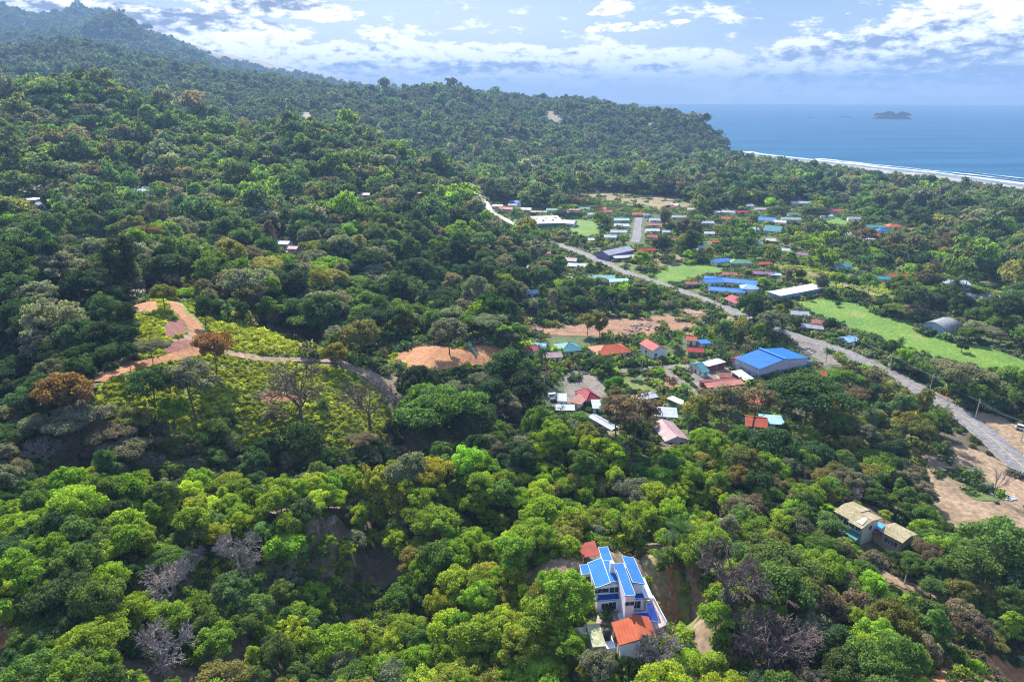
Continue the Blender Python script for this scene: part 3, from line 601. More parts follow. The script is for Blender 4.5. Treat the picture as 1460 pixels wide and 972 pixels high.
# ---------------------------------------------------------------- buildings
def wallm(n,c): return mat('wall_'+n,c,tuple(x*.75 for x in c),scale=.4,rough=.85)
def roofm(n,c,c2=None,c3=None,ax='X',sc=1.1,w=.22,rough=.55): return mat('roof_'+n+ax,c,c2 or tuple(x*.72 for x in c),scale=.35,rough=rough,c3=c3,wave=(ax,sc,w),spec=.15)
RC={'blue':((.012,.135,.54),(.01,.11,.46),None),'skyblue':((.05,.21,.52),(.035,.16,.42),None),'red':((.38,.025,.018),(.27,.02,.016),None),'orange':((.46,.085,.03),(.33,.055,.025),(.42,.14,.07)),
 'teal':((.07,.25,.26),(.05,.18,.2),None),'green':((.12,.27,.14),(.08,.2,.11),None),'white':((.58,.58,.61),(.42,.43,.46),None),'silver':((.40,.43,.49),(.28,.31,.36),(.5,.5,.55)),'grey':((.36,.37,.42),(.25,.25,.28),None),
 'rust':((.36,.13,.09),(.22,.08,.06),(.5,.42,.4)),'pink':((.42,.27,.28),(.3,.18,.19),(.5,.44,.44)),'purple':((.28,.14,.22),(.2,.1,.16),None),'moss':((.30,.24,.14),(.2,.17,.085),(.36,.31,.2)),'redtile':((.48,.1,.04),(.42,.09,.05),(.66,.2,.09)),'cream':((.62,.58,.48),(.5,.46,.38),None),'maroon':((.2,.05,.05),(.13,.035,.04),None),'crimson':((.34,.03,.045),(.25,.022,.035),(.4,.2,.2)),'lightblue':((.3,.5,.72),(.22,.4,.62),None)}
WC={'white':(.7,.68,.68),'cream':(.62,.55,.42),'blue':(.22,.33,.47),'grey':(.42,.42,.43),'maroon':(.22,.06,.06),'green':(.1,.2,.13),'lilac':(.6,.53,.6),'tan':(.42,.32,.22),'purple':(.25,.17,.36),'pink':(.62,.42,.4),'teal':(.15,.3,.32)}
GLASS=mat('window_glass',(.03,.04,.055),(.02,.025,.035),scale=1,rough=.12,spec=.8); FRAME=mat('window_frame',(.6,.6,.6),scale=1,rough=.5); DOORM=mat('door_wood',(.16,.09,.06),scale=2); DOORW=mat('door_metal',(.42,.44,.47),scale=2,rough=.5)
def R(n,ax='X'):
    c=RC[n]; return roofm(n,c[0],c[1],c[2],ax)
def Wm(n): return wallm(n,WC[n])
def at_z(px,py,z):
    x,y=unz(px,py,z); return np.array([float(x),float(y)])
def rect(A,B,C,h):
    c=((A[0]+C[0])/2,(A[1]+C[1])/2); g=float(hit(*c)[2])
    for _ in range(3):
        a,b,d=[at_z(*p,g+h) for p in (A,B,C)]; m=(a+d)/2; g=float(H(m[0],m[1]))
    u=(b-a)/np.linalg.norm(b-a); v=np.array([-u[1],u[0]]); dep=float((d-b)@v)
    if dep<0: v=-v; dep=-dep
    ctr=(a+b)/2+v*dep/2; w=float(np.linalg.norm(b-a)); g=float(min(H(*(ctr)),H(*a)+1,H(*b)+1))
    if u[0]<0: u=-u
    return (float(ctr[0]),float(ctr[1]),g),math.atan2(u[1],u[0]),w,dep
def keepbox(loc,yaw,w,d,h,mg=.3):
    ca,sa=math.cos(yaw),math.sin(yaw); P=[]
    for x in(-w/2-mg,w/2+mg):
        for y in(-d/2-mg,d/2+mg):
            for z in(.25*h,h): P.append((loc[0]+x*ca-y*sa,loc[1]+x*sa+y*ca,loc[2]+z))
    P=np.array(P); a,b,_=proj(P[:,0],P[:,1],P[:,2]); pts=sorted(zip(a,b)); 
    def half(ps):
        o=[]
        for p in ps:
            while len(o)>1 and (o[-1][0]-o[-2][0])*(p[1]-o[-2][1])-(o[-1][1]-o[-2][1])*(p[0]-o[-2][0])<=0: o.pop()
            o.append(p)
        return o
    hull=half(pts)[:-1]+half(pts[::-1])[:-1]; fillmask(KEEP,hull); return hull
def window(par,x,y,z,nx,ny,w,h,detail=True):
    # nx,ny outward normal in local axes
    mb=MB(); t=.05; sx,sy=-ny,nx
    def bx(m_,a0,a1,z0,z1,o0,o1):
        P=[(x+sx*a0+nx*o0,y+sy*a0+ny*o0),(x+sx*a1+nx*o0,y+sy*a1+ny*o0),(x+sx*a1+nx*o1,y+sy*a1+ny*o1),(x+sx*a0+nx*o1,y+sy*a0+ny*o1)]
        ar=sum(P[i][0]*P[(i+1)%4][1]-P[(i+1)%4][0]*P[i][1] for i in range(4))
        if ar<0: P=P[::-1]
        m_.prism(P,z0,z1)
    fw=.09
    bx(mb,-w/2-fw,-w/2,z-h/2-fw,z+h/2+fw,-.02,t); bx(mb,w/2,w/2+fw,z-h/2-fw,z+h/2+fw,-.02,t); bx(mb,-w/2,w/2,z+h/2,z+h/2+fw,-.02,t); bx(mb,-w/2,w/2,z-h/2-fw,z-h/2,-.02,t+.05); bx(mb,-.03,.03,z-h/2,z+h/2,-.02,t-.01)
    o=mb.build('window',FRAME,par); g=MB(); bx(g,-w/2,w/2,z-h/2,z+h/2,-.03,.02); g.build('pane',GLASS,o); return o
def house(name,label,loc,yaw,w,d,h,roof='gable',rise=None,rc='red',wc='white',over=.45,ridge='x',cat='house',group=None,win=2,door=True,wallh=None,stripe=None,dep_extra=0,keep=True,thick=.14):
    o=empty(name,loc,yaw); tag(o,label,cat,group); x,y=w/2,d/2; rise=rise if rise is not None else {'gable':.18,'hip':.2,'shed':.09,'flat':.03}[roof]*(d if ridge=='x' else w)
    wm=Wm(wc) if isinstance(wc,str) else wc; mb=MB(); mb.prism([(-x,-y),(x,-y),(x,y),(-x,y)],-1.5,h-.05)
    if roof=='gable':
        if ridge=='x':
            for s in(-x,x-.12): mb.prism([(s,-y),(s+.12,-y),(s+.12,0),(s,0)],h-.05,[h-.04,h-.04,h+rise-.12,h+rise-.12]); mb.prism([(s,0),(s+.12,0),(s+.12,y),(s,y)],h-.05,[h+rise-.12,h+rise-.12,h-.04,h-.04])
        else:
            for s in(-y,y-.12): mb.prism([(-x,s),(0,s),(0,s+.12),(-x,s+.12)],h-.05,[h-.04,h+rise-.12,h+rise-.12,h-.04]); mb.prism([(0,s),(x,s),(x,s+.12),(0,s+.12)],h-.05,[h+rise-.12,h-.04,h-.04,h+rise-.12])
    mb.build('wall',wm,o)
    if stripe: 
        m2=MB(); e=.03; m2.prism([(-x-e,-y-e),(x+e,-y-e),(x+e,y+e),(-x-e,y+e)],-.5,h*.55); m2.build('lower_cladding',Wm(stripe),o)
    rb=MB(); X,Y=x+over,y+over; dz=over*rise/((y if ridge=='x' else x) or 1) if roof in('gable','hip') else 0; t=thick; ax='X'
    if roof=='gable' and ridge=='x':
        rb.slab([(-X,-Y,h-dz),(X,-Y,h-dz),(X,0,h+rise),(-X,0,h+rise)],t); rb.slab([(-X,0,h+rise+.004),(X,0,h+rise+.004),(X,Y,h-dz),(-X,Y,h-dz)],t); rb.tube([(-X,0,h+rise+.03),(X,0,h+rise+.03)],[.13,.13],5)
    elif roof=='gable':
        ax='Y'; rb.slab([(-X,-Y,h-dz),(0,-Y,h+rise),(0,Y,h+rise),(-X,Y,h-dz)],t); rb.slab([(0,-Y,h+rise+.004),(X,-Y,h-dz),(X,Y,h-dz),(0,Y,h+rise+.004)],t); rb.tube([(0,-Y,h+rise+.03),(0,Y,h+rise+.03)],[.13,.13],5)
    elif roof=='hip':
        if w>=d: L=X-Y*.95; r0,r1=(-L,0,h+rise),(L,0,h+rise)
        else: L=Y-X*.95; r0,r1=(0,-L,h+rise),(0,L,h+rise)
        a,b,c,e=(-X,-Y,h-dz),(X,-Y,h-dz),(X,Y,h-dz),(-X,Y,h-dz)
        if w>=d: fs=[(a,b,r1,r0),(b,c,r1),(c,e,r0,r1),(e,a,r0)]
        else: fs=[(a,b,r0),(b,c,r1,r0),(c,e,r1),(e,a,r0,r1)]; ax='Y'
        for f in fs: rb.poly(f)
        rb.poly([(p[0],p[1],p[2]-t) for p in (a,e,c,b)])
        for p,q in((a,b),(b,c),(c,e),(e,a)): rb.poly([(p[0],p[1],p[2]-t),(q[0],q[1],q[2]-t),q,p])
        for p,q in ((a,r0),(b,r1 if w>=d else r0),(c,r1),(e,r0 if w>=d else r1),(r0,r1)): rb.tube([p,q],[.12,.12],5)
    elif roof=='shed':
        rb.slab([(-X,-Y,h),(X,-Y,h),(X,Y,h+rise),(-X,Y,h+rise)],t)
        m3=MB(); m3.prism([(-x,y-.12),(x,y-.12),(x,y),(-x,y)],h-.05,h+rise-.12); [m3.prism([(s,-y),(s+.12,-y),(s+.12,y-.12),(s,y-.12)],h-.05,[h-.04,h-.04,h+rise-.14,h+rise-.14]) for s in(-x,x-.12)]; m3.build('gable_wall',wm,o)
    else:
        rb.slab([(-X,-Y,h+.05),(X,-Y,h+.05),(X,Y,h+.05+rise),(-X,Y,h+.05+rise)],t)
    rb.build('roof',R(rc,ax) if isinstance(rc,str) else rc,o)
    if win:
        hh=min(1.2,h*.38); n=max(1,int(w/3.2)) if win>1 else 1; n=min(n,6)
        for k in range(n):
            px=-x+w*(k+.5)/n; 
            if door and k==n//2: 
                dm=MB(); dm.box(px-.5,px+.5,-y-.05,-y+.02,-.3,2.05); dm.build('door',DOORM,o); continue
            window(o,px,-y,h*.55,0,-1,min(1.4,w/n*.5),hh)
        if win>1: window(o,x,0,h*.55,1,0,min(1.4,d*.3),hh); window(o,-x,0,h*.55,-1,0,min(1.4,d*.3),hh)
        if h>4.6:
            for k in range(n): window(o,-x+w*(k+.5)/n,-y,1.5,0,-1,min(1.2,w/n*.4),1.0) if not(door and k==n//2) else None
    if keep: keepbox(loc,yaw,w+2*over,d+2*over,h+rise)
    return o
def HQ(name,label,A,B,C,h=3,mind=None,**kw):
    loc,yaw,w,d=rect(A,B,C,h); ov=kw.get('over',.45); kw['over']=ov
    return house(name,label,loc,yaw,max(2,w-2*ov),max(2,d-2*ov),h,**kw)
def HP(name,label,px,py,wpx,dm,yawdeg,h=3,**kw):
    """centre of the roof at pixel, width in px, depth in metres"""
    x,y,g=hit(px,py); 
    for _ in range(3):
        x,y=at_z(px,py,g+h); g=float(H(x,y))
    D=math.sqrt(x*x+y*y+(CAMZ-g)**2); w=max(3.5,wpx*D/FPX/max(.6,abs(math.cos(math.radians(yawdeg)))))
    if kw.get('keep',True):
        fillmask(KEEP,[(px-wpx*.55,py-4),(px+wpx*.55,py-4),(px+wpx*.55,py+5),(px-wpx*.55,py+5)])
    return house(name,label,(x,y,g),math.radians(yawdeg),w,dm,h,**kw)
# ---- village near the warehouse
wh=HQ('warehouse','large warehouse with bright blue gabled roof and blue lower walls',(1083,526),(1153.4,510),(1121.5,494.5),6.2,roof='gable',ridge='y',rise=2.0,rc='blue',wc='lilac',stripe='blue',over=.3,win=0,door=False,cat='warehouse')
loc,yaw,w,d=rect((1083,526),(1153.4,510),(1121.5,494.5),6.2)
mb=MB(); mb.box(-.9,.9,-d/2-.35,d/2+.35,8.28,8.62); mb.build('ridge_vent',Wm('blue') if 0 else R('skyblue','Y'),wh)
mb=MB(); mb.prism([(-w/2-.15,-d/2-.06),(w/2+.15,-d/2-.06),(w/2+.15,-d/2+0.0),(-w/2-.15,-d/2+0.0)],3.3,3.6); mb.build('wall_trim',FRAME,wh)
for k in range(3):
    mb=MB(); yy=-d*.3+k*d*.3; mb.box(-w/2-.1,-w/2+.02,yy-1.4,yy+1.4,-.2,3.2); mb.build('roller_door',DOORW,wh)
mb=MB(); mb.slab([(w/2,-d/2,4.2),(w/2+3,-d/2,3.6),(w/2+3,d/2,3.6),(w/2,d/2,4.2)],.15); a=mb.build('side_awning',R('blue','Y'),wh)
mb=MB(); mb.box(w/2+.05,w/2+2.9,-d/2+.1,d/2-.1,-1,3.4); mb.build('side_bay',Wm('blue'),wh)
HQ('red_roof_annex','long low annex with dark red roof behind the blue-roofed warehouse',(1036,510),(1057,520.5),(1079,505),3.2,roof='gable',ridge='y',rc='red',wc='tan',cat='shed')
HQ('workshop','workshop with faded teal and white roof at the gravel yard corner',(981,518),(1002,530.5),(1013,529),3,roof='gable',ridge='y',rc='teal',wc='white',cat='workshop')
HQ('storage_shed','flat white-roofed shed between the teal workshop and the red annex',(998,517),(1010,522.5),(1034,516),3.2,roof='flat',rc='white',wc='maroon',cat='shed')
HQ('storage_shed','white-roofed maroon shed touching the corner of the blue-roofed warehouse',(1042.3,529),(1060.8,542),(1074.2,539.8),3.6,roof='shed',rc='white',wc='maroon',cat='shed')
HQ('storage_shed','long rust-streaked pale shed roof in front of the maroon yard buildings',(1003,546),(1009,553),(1059,548),3,roof='shed',rc='rust',wc='maroon',cat='shed')
HQ('storage_shed','narrow maroon-roofed shed along the back of the gravel yard',(997,541.5),(1000,545),(1048,539),3,roof='flat',rc='maroon',wc='maroon',cat='shed',over=.1)
HQ('storage_shed','small rusty shed roof between the two white roofs of the yard',(1020,529),(1026,537.5),(1043,535.5),3,roof='gable',ridge='y',rc='rust',wc='cream',cat='shed')
HQ('roadside_shed','long pinkish red shed roof under the trees right of the warehouse',(1143,537),(1153,542),(1182,529),2.8,roof='shed',rc='crimson',wc='white',cat='shed')
HQ('terrace_house','teal metal-roofed house with raised middle roof above the palms',(788,490),(800,501.5),(828.5,495.5),3.4,roof='hip',rc='teal',wc='cream')
HP('cottage','small cottage with pale blue roof left of the teal house',768,492,20,7,-12,rc='lightblue',wc='white')
HP('cottage','small crimson-roofed cottage at the edge of the palms',757,496,15,7,15,rc='crimson',wc='white')
HP('cottage','small salmon-roofed cottage below the teal house',786,505,26,7,10,rc='pink',wc='white')
HQ('bungalow','wide bungalow with orange-red hipped roof and white veranda posts',(852,506.5),(901.5,501.3),(886,488.3),3.4,roof='hip',rc='orange',wc='white',rise=2.4)
HQ('villa','two-storey white villa with bright red gabled roof',(930.3,500),(951,496.8),(937.5,485.3),5.6,roof='gable',ridge='y',rc='red',wc='white',rise=2.0)
HP('cottage','low red-roofed cottage behind the gravel yard',991,498,20,6,-8,rc='red',wc='tan')
HP('cottage','tiny orange-roofed cottage among bananas behind the yard',986,482,12,6,-15,rc='orange',wc='white')
HP('utility_cabin','small dark blue cabin left of the yard trees',1004,487,13,5,10,rc='blue',wc='grey',roof='flat')
HQ('family_house','house with faded crimson hipped roof in the middle of the courtyard',(836,571),(857.5,567),(845,552.5),3.4,roof='hip',rc='crimson',wc='pink')
HQ('workshop','rusty red-roofed workshop in front of the crimson-roofed house',(812,572.5),(828.5,576.5),(834,565.5),3,roof='shed',rc='rust',wc='white',cat='workshop')
HQ('workshop','white and rust-roofed workshop beside the pale blue van',(794,571.5),(808,572),(811.5,562.5),3,roof='shed',rc='silver',wc='white',cat='workshop')
HQ('lean_to_shed','silver-roofed lean-to at the foot of the crimson-roofed house',(845,582),(859,582),(862,571),2.8,roof='shed',rc='silver',wc='white',cat='shed')
HP('lean_to_shed','low silver lean-to in front of the rusty workshop',806,581,24,4,-3,h=2.6,roof='shed',rc='silver',wc='white',cat='shed')
HQ('long_shed','long silver-roofed shed half hidden by grey-green trees',(872,617),(884,613),(862,590),3,roof='gable',ridge='y',rc='silver',wc='pink',cat='shed')
HQ('green_shed','white-roofed shed with dark green walls on the lawn',(909.7,571.5),(939,565),(930,557.7),3.2,roof='gable',rc='white',wc='green',cat='shed')
HQ('cream_shed','cream flat-roofed shed beside the side street',(972.5,577.5),(981.5,573.7),(967,561.4),3.2,roof='flat',rc='cream',wc='green',cat='shed')
HP('patched_shed','patched silver shed roof behind the tall brown trees',948,588,30,7,-8,roof='shed',rc='silver',wc='white',cat='shed')
HQ('pink_roof_house','house with faded pink and white sheet roof at the forest edge',(948,632),(982,629),(967,603),3.2,roof='gable',ridge='y',rc='pink',wc='white')
HP('tile_roof_house','orange-tiled house hidden behind the brown trees',1074,567,34,10,-20,roof='hip',rc='redtile',wc='cream',keep=False)
HP('tile_roof_house','salmon-roofed cottage deep among the trees below the warehouse',1078,600,24,9,-15,rc='orange',wc='pink')
HP('tarp_shelter','pale blue-roofed shelter below the big round tree',1100,598,26,7,-8,h=2.6,roof='flat',rc='lightblue',wc='white',cat='shelter')
# ---- along the road
ws=HQ('white_hall','long white flat-roofed hall beside the airstrip',(1113,422),(1177,410),(1157,405),4.4,roof='flat',rc='white',wc='blue',over=.1,win=0,door=False,cat='hall')
for k in range(6):
    pass
HQ('chalet','crimson gabled chalet on the left beside the white hall',(1053,434),(1076,431),(1066,421),3.2,roof='gable',ridge='y',rc='crimson',wc='cream')
HP('chalet','small crimson-roofed chalet touching the white hall',1088,425,14,7,10,rc='red',wc='cream')
HQ('school_block','long school block with faded lilac roof beside the road',(868,364),(905,356),(897,350),4.6,roof='gable',rc='grey',wc='purple',cat='school building')
HP('school_block','low school wing with pale violet roof in front of the lilac block',893,366,36,6,14,h=3,roof='shed',rc='grey',wc='purple',cat='school building')
HP('school_block','red-roofed school wing at the right end of the lilac block',920,356,26,7,14,h=3,rc='red',wc='purple',cat='school building')
HP('resort_wing','long blue-roofed resort wing beside the sports field',1042,400,62,9,-24,h=4,roof='gable',rc='skyblue',wc='cream',cat='resort building',rise=1.8)
HP('resort_wing','blue-roofed resort wing at the left end of the complex',1015,400,26,9,10,h=4,roof='gable',rc='skyblue',wc='white',cat='resort building')
HP('resort_wing','blue-roofed resort wing in front, behind a row of garden trees',1036,413,44,8,-18,h=3.2,roof='gable',rc='skyblue',wc='white',cat='resort building')
HP('resort_wing','white-walled blue-roofed resort block at the right end',1068,409,20,9,-5,h=5,roof='hip',rc='lightblue',wc='white',cat='resort building')
HP('resort_annex','rust-roofed annex behind the resort complex',1040,390,18,7,-10,rc='rust',wc='cream')
HP('roadside_shop','dusty brown roadside shop at the resort entrance',984,403,16,7,10,rc='rust',wc='tan',cat='shop')
HP('blue_house','house with sky-blue roof at the far corner of the sports field',1027,371,20,9,14,h=4,rc='skyblue',wc='white')
HP('green_house','house with pale green hipped roof behind the sports field',1056,373,27,10,-8,h=4,roof='hip',rc='green',wc='cream')
HP('orange_house','low orange-roofed house right of the pale green roof',1090,375,16,7,4,rc='orange',wc='tan')
HP('brown_house','long brown-roofed house above the meadow',1087,389,26,7,-16,rc='purple',wc='tan')
HP('brown_house','pale blue lean-to at the end of the long brown roof',1106,391,12,5,-14,roof='flat',rc='lightblue',wc='white',cat='shed')
HP('meadow_cottage','small teal-roofed cottage at the left end of the meadow',1202,378,17,8,-8,h=4,rc='teal',wc='white')
HP('meadow_cottage','green-roofed cottage by the concrete fence',1259,396,19,8,-4,h=3.4,rc='teal',wc='cream')
HP('meadow_cottage','bright orange-roofed cottage above the long fence',1279,393,22,8,-6,h=3.4,rc='orange',wc='cream')
HP('lodge','white modern lodge with grey flat roofs beside the dry field',1361,402,28,11,-18,h=4,roof='flat',rc='silver',wc='white')
HP('tin_shack','tin-roofed shack behind the roadside trees, farther from the road',1140,446,20,7,-15,rc='silver',wc='grey',cat='shack')
HP('tin_shack','brown dusty shack between two tin shacks',1173,459,24,7,-20,rc='rust',wc='tan',cat='shack')
HP('tin_shack','long tin-roofed shack behind the roadside hedge',1158,465,24,6,-22,rc='grey',wc='tan',cat='shack')
HP('tin_shack','white and blue tin-roofed shack nearest the airstrip tree row',1210,483,17,7,20,rc='lightblue',wc='grey',cat='shack')
HP('petrol_canopy','cottage with pink and white roof at the bend by the road',812,370,20,9,-15,rc='pink',wc='blue',h=3.6)
HP('petrol_canopy','cottage with faded red roof behind the road bend',800,366,14,8,-15,rc='red',wc='pink')
HP('curved_hall','low hall with blue-grey roof beside the road bend',822,378,24,9,-14,rc='silver',wc='grey',roof='flat')
HP('tin_cabin','small orange-roofed cabin left of the road bend',777,360,13,7,8,rc='orange',wc='white')
HP('tin_cabin','small round-looking white cabin in the trees left of the road',750,380,14,7,0,rc='silver',wc='grey',roof='hip')
HP('tin_cabin','teal-roofed cabin half hidden in the forest',671,348,16,8,10,rc='teal',wc='white')
HP('tin_cabin','small crimson cabin beside the teal cabin in the forest',697,352,16,7,-10,rc='crimson',wc='white')
HP('tin_cabin','pale blue cabin roof deep in the trees below the road bend',758,416,18,7,5,rc='lightblue',wc='white')
HP('tin_cabin','white cabin roof deep in the trees behind the earth pads',684,433,15,6,-18,rc='white',wc='white',roof='flat')
HP('building_supply','yard building with green and orange stacks beside the road',858,396,36,12,-3,h=2.6,rc='teal',wc='white',roof='flat',cat='shop')
HP('building_supply','long pale blue sheet roof along the supply yard edge',878,400,36,5,12,h=2.6,rc='lightblue',wc='white',roof='shed',cat='shed')
HP('slab_house','roofless concrete slab house beside the supply yard',818,398,20,9,-30,h=1.2,rc='cream',wc='cream',roof='flat',win=0,door=False,cat='building shell')
# market
mk=HQ('supermarket','large supermarket with white flat roof and green parapet',(765,319),(806,318),(800,309),6,roof='flat',rc='white',wc='green',over=.1,win=0,door=False,cat='supermarket')
loc,yaw,w,d=rect((765,319),(806,318),(800,309),6)
for k in range(5):
    mb=MB(); x0=-w*.35+k*w*.17; y0=(-1)**k*d*.15; mb.box(x0-1.2,x0+1.2,y0-1,y0+1,6.2,7.4); mb.build('roof_unit',mat('roof_unit',(.2,.2,.22)),mk)
HP('curved_shop','white barrel-roofed shop wing right of the supermarket',812,317,16,14,-20,h=4,rc='silver',wc='white',roof='gable',cat='shop')
for (nm,lb,x,y,w_,dm,yw,rc_,wc_) in [
 ('main_street_shop','red-roofed shop nearest the road junction',722,297,18,10,-12,'red','white'),('main_street_shop','white-roofed shop left of the junction red roof',710,293,14,9,-10,'pink','cream'),
 ('main_street_shop','bright blue-roofed shop behind the junction',735,288,15,10,0,'blue','white'),('main_street_shop','pale teal-roofed shop in front of the blue one',731,292,12,8,-5,'teal','white'),
 ('main_street_shop','white-roofed shop above the supermarket car park',750,298,14,10,-6,'white','pink'),('main_street_shop','teal-roofed shop beyond the supermarket',787,299,15,9,-2,'teal','white'),
 ('main_street_shop','long pale flat-roofed shop at the edge of the car park',768,302,22,7,-3,'pink','white'),
 ('village_house','brown-roofed house behind the supermarket lawn',818,299,17,9,-4,'rust','cream'),('village_house','pale green-roofed house behind the lawn',833,297,14,9,0,'teal','white'),
 ('village_house','orange-roofed house right of the lawn',858,297,12,9,-8,'orange','white'),('village_house','crimson-roofed house next to the orange roof by the lawn',867,301,11,8,-8,'red','white'),
 ('lane_house','bright orange-red roof at the end of the paved lane',909,305,16,10,5,'orange','tan'),('lane_house','small teal roof beside the orange one at the lane end',921,306,7,8,-10,'teal','white'),
 ('lane_house','pale teal roof first on the left of the lane',886,313,20,9,-3,'lightblue','white'),('lane_house','white roof second on the left of the lane',886,321,20,9,-3,'white','white'),
 ('lane_house','silver roof third on the left of the lane',882,330,22,9,-3,'silver','white'),('lane_house','grey roof at the near left end of the lane',870,337,16,9,-6,'silver','white'),
 ('lane_house','white roof first on the right of the lane',933,313,14,9,-3,'silver','white'),('lane_house','rust-red roof second on the right of the lane',932,320,17,9,-8,'rust','pink'),
 ('lane_house','pale roof third on the right of the lane',930,328,18,8,-2,'white','white'),('lane_house','crimson roof at the near right end of the lane',930,337,13,9,-10,'crimson','white'),
 ('village_house','brown barn-like house beside the dry plain',954,295,12,12,40,'rust','orange' if 0 else 'pink'),('village_house','pale cream roof beside the brown barn at the plain',962,292,9,9,-20,'cream','white'),
 ('village_house','grey-roofed house behind the tall bare-trunk trees',968,309,19,9,-5,'grey','pink'),('village_house','white house with dark windows in the village middle',1009,317,15,9,-8,'silver','white'),
 ('village_house','crimson-roofed house under the tall trees',963,342,11,9,-10,'crimson','pink'),('village_house','white-roofed house in front of the village middle',1011,332,13,7,-3,'white','white'),
 ('village_house','long bright red-roofed house near the village top',1056,302,22,9,4,'red','white'),('village_house','silver-roofed house at the left of the long bright red roof',1039,302,16,9,-22,'silver','white'),
 ('village_house','orange-red roof below the long bright red roof',1036,311,14,9,-8,'orange','pink'),('village_house','tiny white hut above the village middle',1022,302,8,6,0,'white','white'),
 ('village_house','pink flat-roofed house near the village top right',1084,298,14,9,-4,'pink','white'),
 ('village_house','tiny orange roof hidden in the trees above the sports field',1021,344,12,7,-4,'orange','tan'),
 ('village_house','small white cottage with dark gable in the trees',1080,346,11,7,-8,'silver','white'),('village_house','white-roofed cottage with crimson gable above the meadow',1145,362,12,8,-30,'purple','white'),
 ('resort_hall','long blue-teal roof near the top right of the village',1094,313,19,14,-25,'skyblue','white'),('resort_hall','large teal roof below the long blue-teal one',1103,327,18,20,-30,'teal','cream'),('resort_hall','white roof touching the blue-teal roof on the right',1112,316,14,9,-25,'white','white'),
 ('village_house','low white roof left of the large teal roof',1078,326,9,8,-5,'white','white'),('village_house','tan roof below the large teal roof',1098,342,12,8,-5,'cream','tan'),('village_house','white roof between the garden lawn and the road woods',1205,333,12,7,-5,'white','white'),
 ('village_house','rusty roof by the tall village trees',948,318,9,8,-5,'rust','tan'),('village_house','pale roof left of the tall village trees',950,330,10,8,-8,'silver','white'),('village_house','grey roof behind the teal shop row',805,302,13,7,-3,'grey','white'),('village_house','long pale roof behind the lawn houses',846,305,14,7,-3,'silver','white'),
 ('village_house','small white roof below the supermarket lawn',842,341,8,7,10,'white','white'),('village_house','small tan roof at the back edge of the dry plain',985,298,10,8,0,'cream','tan'),('village_house','small grey roof above the long bright red one',1068,293,10,8,0,'grey','white'),('village_house','small red roof near the woods right of the village',1150,322,9,7,10,'red','white'),
 ('village_house','tiny pale roof between village and school woods',1000,352,9,7,0,'silver','white'),('village_house','tiny white roof beside the meadow woods',1120,356,9,7,-10,'white','white'),
 ('outskirts_house','long pale roof at the top of the village',1141,289,24,10,-4,'silver','cream'),('outskirts_house','grey-blue roof left of the large dark tree',1127,312,24,9,-6,'grey','white'),
 ('outskirts_house','pale green roof above the grey-blue one',1130,305,14,8,0,'green','white'),('outskirts_house','orange roof above the garden lawn',1190,300,18,9,0,'orange','white'),
 ('outskirts_house','pale roof just left of the garden lawn',1178,307,14,8,-10,'silver','white'),('outskirts_house','lilac roof just right of the garden lawn',1217,311,14,8,-8,'grey','white'),
 ('outskirts_house','white and teal roof right of the garden lawn',1246,323,17,9,-10,'teal','white'),('outskirts_house','red pyramid roof standing out at the right',1274,322,17,10,0,'redtile','white'),
 ('outskirts_house','dark blue roof left of the red pyramid roof',1259,328,14,8,-4,'blue','white'),('outskirts_house','long orange roof in front of the dark blue one',1240,335,28,8,2,'orange','cream'),
 ('outskirts_house','white low roof in front of the long orange one',1240,340,18,6,0,'white','white'),('outskirts_house','salmon roof right of the red pyramid roof',1304,327,10,8,0,'orange','cream'),
 ('outskirts_house','bright crimson roof far at the right',1398,328,12,8,-4,'red','white'),('outskirts_house','emerald green roof far at the right beside the crimson one',1408,333,12,8,-4,'teal','green'),
 ('outskirts_house','pale green roof farthest to the right',1436,334,16,8,0,'green','white'),
 ('hillside_house','white flat hillside house at the far left',36,243,20,9,-4,'white','white'),('hillside_house','small white hillside house right of the far left one',50,239,12,8,0,'silver','white'),
 ('hillside_house','white roof among trees high on the left slope',91,227,14,9,-6,'white','cream'),('hillside_house','dark blue-grey hillside house',139,228,16,9,0,'grey','grey'),
 ('hillside_house','blue-roofed white house with lawn on the left slope',193,242,20,10,-6,'lightblue','white'),('hillside_house','tan wing beside the blue-roofed slope house',206,242,9,8,-6,'cream','tan'),
 ('hillside_house','white house with red trim high on the first ridge',258,163,14,9,0,'pink','white'),
 ('ridge_house','small white house on the second ridge slope',410,144,8,9,0,'white','white'),('ridge_house','long white house on the second ridge slope',437,164,12,9,0,'white','white'),
 ('ridge_house','white villa on the bare patch below the hilltop mast',792,169,16,12,0,'white','white'),('ridge_house','pink-roofed villa above the white one on the bare patch',782,165,8,9,0,'pink','white'),
 ('ridge_house','blue and white villa low on the hill slope',722,196,14,12,0,'silver','lilac'),('ridge_house','small white house near the headland top',925,176,6,9,0,'white','white'),
 ('slope_house','white-roofed house beside the pink hillside house in the forest',404,346,18,8,-6,'white','lilac'),('slope_house','pale pink house deep in the forest',419,353,12,7,-6,'pink','pink'),
 ('slope_house','salmon roof in the forest left of the market road',521,270,12,8,0,'pink','white'),('slope_house','tan roof in the forest left of the market road',563,269,10,8,0,'orange','tan'),('slope_house','small red roof in the forest nearest the market road',600,272,9,8,0,'orange','white')]:
    D=math.hypot(*hit(x,y)[:2]); HP(nm,lb,x,y,w_,dm,yw,h=3.2 if D<900 else 4,rc=rc_,wc=wc_,win=1 if D>520 else 2,door=D<520,roof='hip' if 'pyramid' in lb else 'flat' if 'flat' in lb else 'gable')
